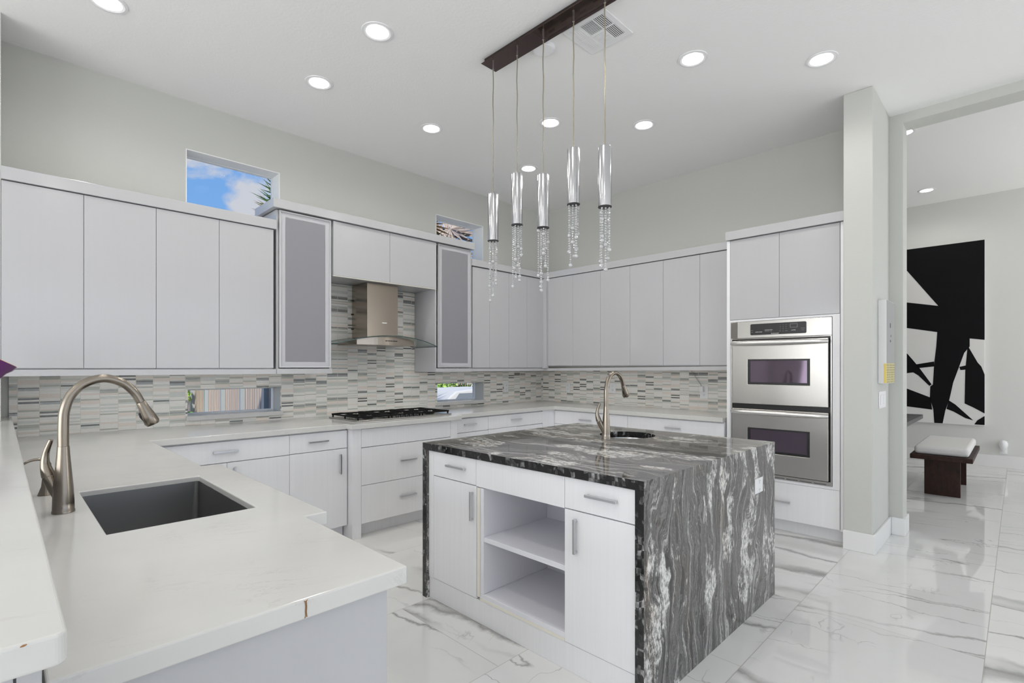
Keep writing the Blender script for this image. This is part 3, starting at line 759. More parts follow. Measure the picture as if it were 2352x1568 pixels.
# ------------------------------------------------------------------ island
IX0, IX1, IY0, IY1 = 1.785, 3.295, 1.045, 2.527
TH = .040
isl = thing('kitchen_island', 'kitchen island with swirled grey granite waterfall ends and white cabinet fronts', 'kitchen island', ((IX0+IX1)/2, (IY0+IY1)/2, 0))
SC, SR = (2.945, 1.848), .180
bm = bmesh.new(); NS = 48
def loop(z): return [bm.verts.new((SC[0]+SR*math.cos(2*PI*k/NS), SC[1]+SR*math.sin(2*PI*k/NS), z)) for k in range(NS)]
def rect(z): return [bm.verts.new(p) for p in ((IX0, IY0, z), (IX1, IY0, z), (IX1, IY1, z), (IX0, IY1, z))]
def ringfill(r, l):
    es = [bm.edges.new((a, b)) for a, b in zip(r, r[1:]+r[:1])] + [bm.edges.new((a, b)) for a, b in zip(l, l[1:]+l[:1])]
    bmesh.ops.triangle_fill(bm, use_beauty=True, edges=es)
rt_, lt_ = rect(ZT), loop(ZT); rb_, lb_ = rect(ZT-TH), loop(ZT-TH)
ringfill(rt_, lt_); ringfill(rb_, lb_)
for i in range(4):
    f = bm.faces.new([rb_[i], rb_[(i+1) % 4], rt_[(i+1) % 4], rt_[i]])
    if i in (1, 3): f.material_index = 1
for k in range(NS): f = bm.faces.new([lt_[k], lt_[(k+1) % NS], lb_[(k+1) % NS], lb_[k]]); f.material_index = 1
link_bm('granite_top', bm, [M_GRANITE, M_GRANITE_E], isl)
for nm_y in ((IY0, IY0+TH), (IY1-TH, IY1)):
    bm = bmesh.new(); fs = bm_box(bm, IX0, IX1, nm_y[0], nm_y[1], 0, ZT-TH-.0005)
    for f in fs:
        if abs(f.calc_center_median().x-IX0) < .001 or abs(f.calc_center_median().x-IX1) < .001: f.material_index = 1
    link_bm('waterfall_end', bm, [M_GRANITE, M_GRANITE_E], isl)
XI = 1.800; ZI = ZT-TH-.004
box('plinth', (XI+.004, 3.20, IY0+TH+.001, IY1-TH-.001, 0, .124), M_LOW, isl)
bx = XI+DT+.002
ya1, yL, yR, yE = 1.0862, 2.0615, 1.4555, 2.439
box('carcass', (bx, 3.20, 1.0862, yR-.0005, .125, ZI-.002), M_LOW, isl)
box('carcass', (bx, 3.20, 2.031, 2.486, .125, ZI-.002), M_LOW, isl)
box('open_back', (2.315, 3.20, yR, 2.0305, .125, .722), M_CABIN, isl)
box('open_top', (bx, 3.20, yR, 2.0305, .723, .74), M_CABIN, isl)
box('open_side', (XI+.003, 2.314, 2.004, 2.0305, .1645, .722), M_CABIN, isl)
box('open_floor', (XI+.003, 2.314, yR, 2.0305, .125, .164), M_CABIN, isl)
box('shelf', (XI+.006, 2.314, yR, 2.0035, .441, .466), M_CABIN, isl)
box('edge_strip', (XI+.001, XI+.0028, yR+.001, 2.031, .1255, .1405), M_EDGE, isl, .0003)
box('edge_strip', (XI+.001, XI+.0028, 2.0305, 2.055, .1410, .722), M_EDGE, isl, .0003)
box('end_filler', (XI, bx, 1.0862, 1.0905, .128, ZI), M_LOW, isl); box('end_filler', (XI, bx, yE+.001, 2.486, .125, ZI), M_LOW, isl)
front('panel', 'y', yR, yL, XI, .727, ZI, isl)
d = front('drawer', 'y', yL, yE, XI, .731, ZI, isl); pull(d, 'y', (XI, 2.224, .807), .16, (-1, 0, 0))
d = front('drawer', 'y', 1.0905, yR, XI, .731, ZI, isl); pull(d, 'y', (XI, 1.252, .808), .16, (-1, 0, 0))
d = front('door', 'y', yL-.004, yE, XI, .128, .726, isl); pull(d, 'z', (XI, 2.088, .617), .155, (-1, 0, 0))
d = front('door', 'y', 1.0905, yR, XI, .128, .726, isl); pull(d, 'z', (XI, 1.389, .617), .155, (-1, 0, 0))

# outlet plates
def outlet(name, label, c, out, w_=.072, h_=.118, plug=False, double=False, group='white outlet plates'):
    """plate on a wall; out '-x' or '-y'"""
    x, y, z = c; t = thing(name, label, 'outlet', c, group)
    def B(nm, u0, u1, d0, d1, za, zb, mat, par, bev=.001):
        b = (x+u0, x+u1, y-d1, y-d0, z+za, z+zb) if out == '-y' else (x-d1, x-d0, y+u0, y+u1, z+za, z+zb)
        return box(nm, b, mat, par, bev)
    p = B('plate', -w_/2, w_/2, 0.0005, .006, -h_/2, h_/2, M_WHITEP, t, .0015)
    for dz in (.024, -.024):
        s = B('socket', -.016, .016, .006, .0085, dz-.016, dz+.016, M_WHITEP, t)
        for du in (-.006, .006): B('slot', du-.0012, du+.0012, .0085, .0088, dz-.002, dz+.008, M_SLOT, s, 0)
        B('slot', -.0022, .0022, .0085, .0088, dz-.011, dz-.006, M_SLOT, s, 0)
    return t
GO = 'white outlet plates on the tile'
outlet('power_outlet', 'white outlet plate on the granite end of the island', (3.020, IY0, .698), '-y', .125 if False else .115, .082)
outlet('power_outlet', 'white outlet plate on the tiles between the slot window and the corner', (4.448, YA-.0112, 1.114), '-y', group=GO)
outlet('power_outlet', 'white outlet plate on the oven wall tiles nearest the corner', (XB-.0112, 4.10, 1.107), '-x', group=GO)
outlet('power_outlet', 'white outlet plate on the tiles partly hidden by the island faucet', (XB-.0112, 3.425, 1.115), '-x', .085, group=GO)
outlet('power_outlet', 'white outlet plate near the oven cabinet with a plug in it', (XB-.0112, 2.313, 1.103), '-x', .085, .135, group=GO)
t = thing('power_adapter', 'small white plug with a thin cord running up under the wall cabinet', 'plug', (XB-.04, 2.325, 1.13))
box('plug_body', (XB-.060, XB-.0205, 2.305, 2.345, 1.108, 1.165), M_WHITEP, t, .004)
bm = bmesh.new(); sweep(bm, spline([(XB-.04, 2.33, 1.165), (XB-.03, 2.345, 1.19), (XB-.022, 2.39, 1.245), (XB-.02, 2.44, 1.315), (XB-.02, 2.455, 1.335)], 5), .0022, 8)
link_bm('cord', bm, M_LETTER_D, t, smooth=True)
t = thing('power_outlet', 'white outlet plate low on the far room wall', 'outlet', (9.6, .153, .25))
box('plate', (9.592, 9.5995, .115, .19, .19, .31), M_WHITEP, t)
t = thing('night_light', 'round white night light plugged into the far room wall', 'night light', (9.59, .153, .25))
bm = bmesh.new(); lathe(bm, [(.012, .235), (.030, .262), (.046, .30), (.048, .335), (.036, .365), (.015, .378)], 9.545, .153, 20)
link_bm('shade', bm, M_WHITEP, t, smooth=True)
box('base', (9.565, 9.5915, .135, .171, .215, .27), M_WHITEP, t)

# ------------------------------------------------------------------ sinks
bm = bmesh.new()
x0, x1, y0_, y1_ = SK[0]+.0016, SK[1]-.0016, SK[2]+.0016, SK[3]-.0016
zb = .665; wt = .003
xs = [x0, x0+.02, x1-.02, x1]
def rr(x0, x1, y0, y1, r, z, seg=5):
    out = []
    for cx_, cy_, a0 in ((x1-r, y1-r, 0), (x0+r, y1-r, PI/2), (x0+r, y0+r, PI), (x1-r, y0+r, 3*PI/2)):
        for k in range(seg+1): a = a0 + PI/2*k/seg; out.append(bm.verts.new((cx_+r*math.cos(a), cy_+r*math.sin(a), z)))
    return out
L1 = rr(x0, x1, y0_, y1_, .012, ZT-.019)
L2 = rr(x0+.004, x1-.004, y0_+.004, y1_-.004, .025, zb+.02); L3 = rr(x0+.02, x1-.02, y0_+.02, y1_-.02, .03, zb)
K = len(L1)
for a, b in ((L1, L2), (L2, L3)):
    for k in range(K): bm.faces.new([a[k], a[(k+1) % K], b[(k+1) % K], b[k]])
bm.faces.new(L3)
so = tag(link_bm('kitchen_sink', bm, M_SINK, None, smooth=False), 'deep rectangular steel sink set into the white quartz worktop', 'sink')
md = so.modifiers.new('sheet', 'SOLIDIFY'); md.thickness = .0015; md.offset = 0
bm = bmesh.new(); lathe(bm, [(.045, zb+.0012), (.044, zb+.004), (.034, zb+.004), (.03, zb+.0015)], .39, 2.08, 24)
link_bm('drain', bm, M_STEEL, so, smooth=False)
bm = bmesh.new()
pr = [(SR+.022, ZT-TH-.001), (SR-.002, ZT-TH-.001), (SR-.006, ZT-TH-.03), (SR-.012, ZT-.15), (SR-.03, ZT-.163), (.03, ZT-.168)]
lathe(bm, pr, SC[0], SC[1], 48, close_bottom=False)
so = tag(link_bm('bar_sink', bm, M_SINK2, None, smooth=True), 'small round steel sink in the granite island top', 'sink')
md = so.modifiers.new('sheet', 'SOLIDIFY'); md.thickness = .0015; md.offset = 0

# ------------------------------------------------------------------ faucets
def faucet(label, x, y, hy):
    """pull-down faucet, spout towards +x, lever on the hy side"""
    t = thing('faucet', label, 'faucet', (x, y, ZT), 'brushed nickel pull-down faucets')
    bm = bmesh.new()
    lathe(bm, [(.0285, ZT+.0005), (.0285, ZT+.006), (.0272, ZT+.008), (.0268, ZT+.03), (.0250, ZT+.075), (.0205, ZT+.13), (.0165, ZT+.178), (.0150, ZT+.204)], x, y, 28)
    link_bm('body', bm, M_FAUCET, t, smooth=True)
    bm = bmesh.new()
    path = [(x, y, ZT+.2045), (x+.000, y, ZT+.27), (x+.003, y, ZT+.315), (x+.018, y, ZT+.362), (x+.050, y, ZT+.397), (x+.098, y, ZT+.413), (x+.146, y, ZT+.398), (x+.178, y, ZT+.366), (x+.196, y, ZT+.332)]
    P = spline(path, 6); sweep(bm, P, [.0142 - .0012*i/len(P) for i in range(len(P))], 16)
    link_bm('spout', bm, M_FAUCET, t, smooth=True)
    bm = bmesh.new(); a = Vector((x+.1962, y, ZT+.331)); dr = Vector((.42, 0, -.91)).normalized()
    sweep(bm, [a, a+dr*.004, a+dr*.02, a+dr*.05, a+dr*.075, a+dr*.084], [.0132, .0145, .0160, .0205, .0228, .0185], 20)
    sp = link_bm('spray_head', bm, M_FAUCET, t, smooth=True)
    bm = bmesh.new(); c = a+dr*.045+Vector((-.0165, 0, -.008)); sweep(bm, [c-dr*.014, c, c+dr*.014], [.0035, .006, .0035], 8)
    link_bm('spray_button', bm, M_BLACK, sp, smooth=True)
    s = hy
    bm = bmesh.new()                                            # valve stub leaning out of the body
    L = lambda q, z: (x-.707*q, y+s*.707*q, ZT+z)
    sweep(bm, [L(.010, .035), L(.028, .075), L(.044, .108)], [.012, .0165, .0175], 18)
    v = link_bm('valve', bm, M_FAUCET, t, smooth=True)
    bm = bmesh.new()
    P = spline([L(.0455, .111), L(.056, .150), L(.053, .185), L(.038, .224)], 6)
    sweep(bm, P, [.0175, .0172, .0165, .0155, .0145, .0135, .0125, .0118, .011, .0104, .0098, .0092, .0088, .0084, .008, .0076, .0072, .0068, .006][:len(P)], 14)
    link_bm('lever', bm, M_FAUCET, t, smooth=True)
    return t
faucet('tall brushed nickel pull-down faucet beside the rectangular sink', .141, 2.10, 1)
faucet('tall brushed nickel pull-down faucet on the granite island', 2.697, 1.846, 1)
t = thing('soap_dispenser', 'small brushed nickel soap dispenser with a curved spout behind the sink faucet', 'soap dispenser', (.118, 2.43, ZT))
bm = bmesh.new(); lathe(bm, [(.024, ZT+.0005), (.022, ZT+.006), (.014, ZT+.03), (.011, ZT+.06), (.013, ZT+.09), (.014, ZT+.108), (.009, ZT+.118)], .118, 2.43, 20)
link_bm('pump', bm, M_FAUCET, t, smooth=True)
bm = bmesh.new(); P = spline([(.122, 2.43, ZT+.116), (.100, 2.43, ZT+.127), (.072, 2.43, ZT+.123), (.048, 2.43, ZT+.105)], 6)
sweep(bm, P, [.009 - .004*i/len(P) for i in range(len(P))], 12, flat=.7); link_bm('spout', bm, M_FAUCET, t, smooth=True)

# ------------------------------------------------------------------ cooktop
t = thing('gas_cooktop', 'stainless gas cooktop with black cast iron grates on the worktop', 'cooktop', (2.54, 4.075, ZT))
CX0, CX1, CY0, CY1 = 2.058, 3.045, 3.835, 4.335
box('steel_tray', (CX0, CX1, CY0, CY1, ZT+.0005, ZT+.012), M_STEEL, t, .005)
for gx0, gx1 in ((2.075, 2.385), (2.395, 2.705), (2.715, 3.025)):
    bm = bmesh.new(); zg = ZT+.028; h = .013; b_ = .012
    gy0, gy1 = CY0+.018, CY1-.02
    for yy in (gy0, gy1-b_): bm_box(bm, gx0, gx1, yy, yy+b_, zg, zg+h)
    for xx in (gx0, gx1-b_): bm_box(bm, xx, xx+b_, gy0+b_, gy1-b_, zg, zg+h)
    mx = (gx0+gx1)/2; my = (gy0+gy1)/2
    bm_box(bm, gx0+b_, gx1-b_, my-b_/2, my+b_/2, zg, zg+h)
    for cy_ in ((gy0+my)/2, (gy1+my)/2):
        for sx in (-1, 1):
            for sy in (-1, 1):
                sweep(bm, [(mx+sx*.028, cy_+sy*.022, zg+.012), (mx+sx*.09, cy_+sy*.075, zg+.012), (mx+sx*.145, cy_+sy*.10, zg+.008)], .0075, 6)
    for xx in (gx0+.004, gx1-.016):
        for yy in (gy0+.002, my-.006, gy1-.014): bm_box(bm, xx, xx+.012, yy, yy+.012, ZT+.0125, zg)
    link_bm('grate', bm, M_IRON, t, .002)
M_BRASS = pmat('brass', (.55, .38, .16), .35, 1.0)[0]
for bx_, by_, r in ((2.23, 3.965, .036), (2.23, 4.205, .030), (2.55, 4.085, .05), (2.87, 3.965, .036), (2.87, 4.205, .030)):
    bm = bmesh.new(); lathe(bm, [(r+.012, ZT+.0125), (r+.010, ZT+.018), (r, ZT+.022), (r, ZT+.029), (r-.006, ZT+.031)], bx_, by_, 20)
    link_bm('burner', bm, M_IRON, t, smooth=False)
for k in range(5):
    bm = bmesh.new(); lathe(bm, [(.017, ZT+.0125), (.016, ZT+.03), (.012, ZT+.033)], 2.46+k*.045, 3.858 if k % 2 else 3.858, 16)
    link_bm('knob', bm, M_BLACK, t)

# ------------------------------------------------------------------ chandelier
ch = thing('chandelier', 'long chrome bar chandelier with five tubes of hanging crystal strands above the island', 'chandelier', (2.335, 2.05, ZC))
cb = box('canopy', (2.268, 2.402, 1.545, 2.546, ZC-.030, ZC-.0265), M_CHROME_D, ch, .0008)
box('canopy_box', (2.280, 2.390, 1.565, 2.526, ZC-.026, ZC-.0005), M_CHROME_D, ch, .001)
def bead(bm, c, r):
    bmesh.ops.create_icosphere(bm, subdivisions=1 if r < .009 else 2, radius=r, matrix=Matrix.Translation(c) @ Matrix.Rotation(R.random()*3, 4, 'Z'))
strand_len = [(.16, .34, .38, .22, .29, .13, .27, .20), (.19, .31, .37, .26, .21, .24, .17, .33), (.17, .34, .27, .36, .14, .22, .30, .19), (.10, .33, .26, .21, .29, .24, .15, .28), (.28, .31, .16, .33, .22, .12, .26, .19)]
for i, (py, zt_, zb_) in enumerate(((2.500, 2.521, 2.210), (2.276, 2.596, 2.273), (2.054, 2.531, 2.212), (1.822, 2.621, 2.302), (1.606, 2.566, 2.240))):
    px = 2.335; r = .0365
    bm = bmesh.new()
    lathe(bm, [(r-.004, zb_+.012), (r-.004, zb_), (r, zb_), (r, zt_-.005), (r-.003, zt_), (.010, zt_+.002), (.007, zt_+.012)], px, py, 32, close_bottom=True)
    tube = link_bm('pendant', bm, M_CHROME, ch, smooth=True)
    bm = bmesh.new(); n = 14
    P = [(px+.0015*math.sin(k*1.3+i), py+.0015*math.cos(k*1.7+i), ZC-.06 + (zt_+.012-ZC+.06)*k/n) for k in range(n+1)]
    sweep(bm, P, .0033, 8); link_bm('cord', bm, M_CORD, tube, smooth=True)
    bm = bmesh.new(); lathe(bm, [(.007, ZC-.062), (.007, ZC-.030)], px, py, 14); link_bm('ferrule', bm, M_CHROME, tube)
    bm = bmesh.new(); lathe(bm, [(r+.001, zb_-.004), (r+.001, zb_-.0002)], px, py, 28); link_bm('end_ring', bm, M_BLACK, tube)
    for k, ln in enumerate(strand_len[i]):
        a = k*PI/4 + .4*i; rr_ = r*.78 if k % 2 == 0 else r*.5
        bm = bmesh.new(); z = zb_-.008; x_, y_ = px+rr_*math.cos(a), py+rr_*math.sin(a)
        while z > zb_-ln:
            br = .0062 if R.random() > .05 else .0110
            bead(bm, Vector((x_, y_, z-br)), br); z -= 2*br+.0014
        bead(bm, Vector((x_, y_, z-.0115)), .0115)
        link_bm('bead_strand', bm, M_BEAD, tube)

# ------------------------------------------------------------------ recessed lights, vent, smoke alarm
LAMP_W = 17.0
def downlight(x, y, z, label):
    t = thing('recessed_light', label, 'ceiling light', (x, y, z), 'round recessed ceiling lights')
    bm = bmesh.new(); lathe(bm, [(.096, z-.0005), (.094, z-.0045), (.080, z-.006), (.068, z-.003), (.067, z-.0005)], x, y, 40, close_top=False, close_bottom=False)
    link_bm('trim_ring', bm, M_WHITEP, t, smooth=False)
    bm = bmesh.new(); lathe(bm, [(.0665, z-.0035), (.0665, z-.0015)], x, y, 32); link_bm('lens', bm, M_LAMP, t)
    d = bpy.data.lights.new('lamp', 'SPOT'); d.energy = LAMP_W; d.spot_size = 2.75; d.spot_blend = .6; d.shadow_soft_size = .065; d.color = (1, .965, .91)
    lo = bpy.data.objects.new('lamp', d); C.objects.link(lo); lo.parent = t; lo.location = (0, 0, -.012)
for x, y, l in ((.431, 3.637, 'lit recessed light cut off by the top edge of the photo above the left cabinets'),
                (1.634, 2.786, 'lit recessed light left of the chandelier bar, the larger of the two near it'),
                (1.630, 3.584, 'lit recessed light just above the sky window on the left'),
                (2.624, 3.586, 'lit recessed light left of the first pendant cord, above the hood'),
                (3.267, 2.794, 'lit recessed light crossed by the third pendant cord'),
                (3.856, 2.257, 'lit recessed light just right of the last pendant cord'),
                (3.860, 3.597, 'farthest lit recessed light, between the second and third pendant tubes'),
                (3.257, 1.542, 'large lit recessed light right of the air vent'),
                (3.867, .935, 'lit recessed light nearest the wall end by the ovens')):
    downlight(x, y, ZC, l)
for x, y in ((1.63, 1.54), (.43, 2.2), (.43, .6), (-2.0, 2.0), (-2.0, -1.5)):
    downlight(x, y, ZC, 'lit recessed light in the ceiling behind the viewer')
downlight(8.832, .889, 3.75, 'lit recessed light in the far room ceiling above the painting')
downlight(6.50, .83, 3.75, 'lit recessed light half hidden by the edge of the wide opening')
downlight(7.6, -1.6, 3.75, 'lit recessed light in the far room ceiling out of view')

t = thing('air_vent', 'square white ceiling air register with louvres beside the chandelier bar', 'vent', (2.585, 1.832, ZC))
vx0, vx1, vy0, vy1 = 2.432, 2.740, 1.677, 1.987
M_VENTD = pmat('vent_dark', (.10, .10, .105), .8)[0]
bm = bmesh.new(); bm_box(bm, vx0, vx1, vy0, vy1, ZC-.008, ZC-.0005); link_bm('plate', bm, M_WHITEP, t, .003)
vxs, vys = [(2.464, 2.571), (2.586, 2.695)], [(1.709, 1.776), (1.787, 1.870), (1.882, 1.952)]
for i, (a0, a1) in enumerate(vxs):
    for j, (b0, b1) in enumerate(vys):
        dark = (i, j) in ((0, 0), (0, 1), (1, 0))
        box('throat', (a0, a1, b0, b1, ZC-.0088, ZC-.0082), M_VENTD if dark else M_LETTER, t, 0)
        bm = bmesh.new(); k = 9 if j == 1 else 6; fr_ = .45 if dark else .72
        for q in range(k):
            if j == 1: s0 = a0 + (a1-a0)*q/k; bm_box(bm, s0+.001, s0+(a1-a0)/k*fr_, b0, b1, ZC-.011, ZC-.009)
            else: s0 = b0 + (b1-b0)*q/k; bm_box(bm, a0, a1, s0+.001, s0+(b1-b0)/k*fr_, ZC-.011, ZC-.009)
        link_bm('louvres', bm, M_WHITEP, t)
bm = bmesh.new(); lathe(bm, [(.062, ZC-.024), (.070, ZC-.020), (.074, ZC-.006), (.074, ZC-.0005)], 2.462, 2.165, 36)
tag(link_bm('smoke_alarm', bm, M_WHITEP, None, smooth=False), 'round white smoke alarm partly hidden behind the chandelier bar', 'smoke alarm')

# ------------------------------------------------------------------ purple vase on the bar
M_PURPLE, _n, _b = pmat('purple_glass', (.10, .015, .12), .12, 0.0, IOR=1.5)
M_PURPLE_IN = pmat('purple_glass_inside', (.30, .16, .34), .2)[0]
M_RIM = pmat('gilded_rim', (.60, .28, .08), .3, .3)[0]
t = thing('vase', 'purple glass vase with a flared slanting mouth at the left edge on the bar top', 'vase', (-.040, 3.85, 1.0505))
bm = bmesh.new()
outer = [(.038, 1.0505), (.042, 1.06), (.036, 1.12), (.032, 1.20), (.034, 1.26), (.046, 1.31), (.070, 1.355), (.092, 1.395), (.110, 1.43)]
inner = [(.107, 1.43), (.088, 1.395), (.066, 1.357), (.042, 1.313), (.028, 1.27), (.01, 1.26)]
lathe(bm, outer, -.040, 3.85, 36, close_top=False); lathe(bm, inner, -.040, 3.85, 36, close_bottom=False)
for v in bm.verts:
    if v.co.z > 1.28: v.co.z -= (v.co.x+.04)*.62*min(1, (v.co.z-1.28)/.12)
link_bm('body', bm, M_PURPLE, t, smooth=True)
bm = bmesh.new(); n = 40
P = [(-.04+.1085*math.cos(2*PI*k/n), 3.85+.1085*math.sin(2*PI*k/n), 1.4305-.1085*math.cos(2*PI*k/n)*.62) for k in range(n+1)]
sweep(bm, P, .0014, 8, cap=False); link_bm('rim', bm, M_RIM, t, smooth=True)

# ------------------------------------------------------------------ pier: small canvas, light switch
t = thing('small_canvas', 'small grey canvas with a yellow block of lines on the wall end by the ovens', 'painting', (4.84, .757, 1.24))
M_CANVAS = pmat('white_canvas', (.70, .70, .69), .8)[0]
M_CG, _n, _b = pmat('grey_canvas_paint', (.34, .345, .34), .8)
M_CY, _n, _b = pmat('yellow_block_paint', (.50, .44, .20), .8)
_x, _y, _z = _n.xyz(); _b0 = _n.m('GREATER_THAN', _n.m('FRACT', _n.m('MULTIPLY', _z, 55.)), .62)
_bk = _n.m('GREATER_THAN', _n.noise(_n.vec(_n.m('MULTIPLY', _x, 60.), 0., _n.m('MULTIPLY', _z, 6.)), 1.0, 2.0), .46)
_n.put(_b, 'Base Color', _n.mix(_n.m('MULTIPLY', _b0, _bk), (.52, .47, .24), (.28, .25, .15)))
M_CYE = pmat('yellow_edge_paint', (.75, .58, .14), .8)[0]
sx0, sx1, sy = 4.672, 5.02, .704
cv = box('canvas', (sx0, sx1, sy, .7565, 1.240, 1.870), M_CANVAS, t, .003)
box('painted_face', (sx0+.004, sx1-.004, sy-.0012, sy-.0002, 1.395, 1.866), M_CG, t, 0)
box('painted_block', (sx0+.004, sx1-.004, sy-.0012, sy-.0002, 1.243, 1.3945), M_CY, t, 0)
box('painted_edge', (sx0-.0008, sx0-.0001, sy+.001, sy+.016, 1.245, 1.390), M_CYE, t, 0)
bm = bmesh.new()
for (a, b, c, d) in ((4.81, 4.845, 1.665, 1.70), (4.84, 4.862, 1.595, 1.612), (4.815, 4.85, 1.555, 1.572)): bm_box(bm, a, b, sy-.0020, sy-.0013, c, d)
link_bm('ink_marks', bm, M_VENTD, t)
t = thing('light_switch', 'white rocker light switch below the small canvas', 'switch', (4.84, .757, 1.11))
box('plate', (4.70, 4.96, .7505, .7565, 1.048, 1.178), M_WHITEP, t, .002)
for a in (4.735, 4.845): box('rocker', (a, a+.09, .7465, .7500, 1.075, 1.150), M_WHITEP, t, .002)

# ------------------------------------------------------------------ far room: painting, bench, table
t = thing('wall_painting', 'tall canvas of bold black shapes on white on the far room wall', 'painting', (9.6, .9, .555))
M_WP = pmat('white_paint_canvas', (.72, .71, .70), .7)[0]; M_BP = pmat('black_paint_canvas', (.008, .008, .009), .65, 0.0, Specular_IOR_Level=.08)[0]
box('canvas', (9.553, 9.5985, .338, 1.86, .555, 3.118), M_WP, t, .003)
polys = [[(1.86, 3.116), (0.339, 3.116), (0.339, 1.739), (0.492, 1.764), (0.492, 1.652), (0.549, 1.564), (0.602, 1.374), (0.666, 1.147), (0.709, 0.895), (0.752, 0.745), (0.781, 0.558), (0.874, 0.558), (0.885, 0.751), (0.924, 0.909), (0.919, 1.084), (0.89, 1.113), (0.874, 1.432), (0.852, 1.663), (0.841, 1.87), (1.181, 1.946), (1.86, 2.06), (1.86, 2.44), (1.181, 2.327), (0.83, 2.247), (1.181, 2.789), (1.40, 3.03), (1.86, 3.07)],
 [(0.517, 1.62), (0.501, 1.639), (0.41, 1.429), (0.373, 1.374), (0.339, 1.264), (0.339, 0.728), (0.455, 0.804), (0.545, 0.855), (0.538, 1.318), (0.522, 1.541)],
 [(1.30, 1.68), (1.181, 1.559), (1.115, 1.463), (1.056, 1.374), (0.903, 1.113), (0.93, 1.092), (1.056, 1.242), (1.115, 1.286), (1.181, 1.276), (1.40, 1.20)],
 [(1.091, 1.404), (0.876, 1.446), (0.876, 1.374), (1.045, 1.351)],
 [(1.30, 1.08), (1.181, 1.041), (0.919, 0.924), (0.897, 0.748), (1.181, 0.779), (1.38, 0.80)],
 [(0.713, 0.89), (0.644, 0.836), (0.455, 0.624), (0.538, 0.651), (0.666, 0.736), (0.739, 0.768)],
 [(0.602, 1.368), (0.532, 1.388), (0.534, 1.329), (0.589, 1.323)], [(0.339, 0.693), (0.339, 0.569), (0.445, 0.569), (0.414, 0.627)]]
bm = bmesh.new()
for pl in polys:
    vs = [bm.verts.new((9.5515, y, z)) for y, z in pl]
    es = [bm.edges.new((a, b)) for a, b in zip(vs, vs[1:]+vs[:1])]
    f = bmesh.ops.triangle_fill(bm, use_beauty=True, edges=es)
    fs = [g for g in f['geom'] if isinstance(g, bmesh.types.BMFace)]
    ex_ = bmesh.ops.extrude_face_region(bm, geom=fs)
    bmesh.ops.translate(bm, verts=[g for g in ex_['geom'] if isinstance(g, bmesh.types.BMVert)], vec=(-.0008, 0, 0))
link_bm('black_shapes', bm, M_BP, t)

t = thing('bench', 'dark wood bench with slab legs and a white cushion in the far room', 'bench', (7.4, .57, 0))
box('seat', (6.86, 8.11, .330, .830, .395, .442), M_DARKWOOD, t, .003)
box('leg', (7.055, 7.095, .435, .730, 0, .3945), M_DARKWOOD, t, .002)
box('leg', (7.875, 7.915, .435, .730, 0, .3945), M_DARKWOOD, t, .002)
tag(box('cushion', (6.915, 8.060, .358, .802, .4425, .532), M_CUSHION, None, .034, smooth=True, seg=6), 'flat white cushion lying on the dark bench', 'cushion')

t = thing('dining_table', 'dark dining table in the far room whose end shows past the wall opening', 'table', (7.45, 1.45, 0))
M_TABLE = pmat('charcoal_table', (.05, .05, .052), .3)[0]
box('tabletop', (6.45, 8.45, .886, 1.95, .70, .75), M_TABLE, t, .003)
for a, b in ((6.6, 1.05), (8.2, 1.05), (6.6, 1.75), (8.2, 1.75)): box('leg', (a, a+.09, b, b+.09, 0, .6995), M_DARKWOOD, t, .003)

# ------------------------------------------------------------------ outside
M_GROUND = paint('paved_ground', (.52, .49, .45), .2)
struct(box('ground_outside', (-8, 16, 4.76, 26, -.14, -.10), M_GROUND, bevel=0), 'paved yard outside the windows')
M_SLAT, _n, _b = pmat('cedar_slats', (.55, .36, .24), .7)
_x, _y, _z = _n.xyz()
_t = _n.noise(_n.vec(_n.m('MULTIPLY', _x, 14.), _n.m('MULTIPLY', _y, 14.), _n.m('MULTIPLY', _z, .8)), 1.0, 3.0)
_n.put(_b, 'Base Color', _n.ramp(_t, [(.3, (.42, .33, .27)), (.7, (.60, .49, .41))]))
M_POST = pmat('grey_metal_post', (.40, .43, .44), .5, .2)[0]
t = thing('slat_fence', 'brown vertical slat fence with grey posts seen through the left slot window', 'fence', (2.3, 8.2, -.10))
bm = bmesh.new(); yy = 5.3
while yy < 12.2:
    bm_box(bm, 2.31, 2.328, yy, yy+.062, 0.0, 1.85); yy += .085
link_bm('slat_panel', bm, M_SLAT, t)
for k in range(9): box('post', (2.255, 2.309, 5.66+.835*k-.03, 5.66+.835*k+.03, -.10, 1.9), M_POST, t, .003)
for zz in (.15, 1.6): box('rail', (2.29, 2.3095, 5.3, 12.2, zz, zz+.06), M_POST, t, .002)

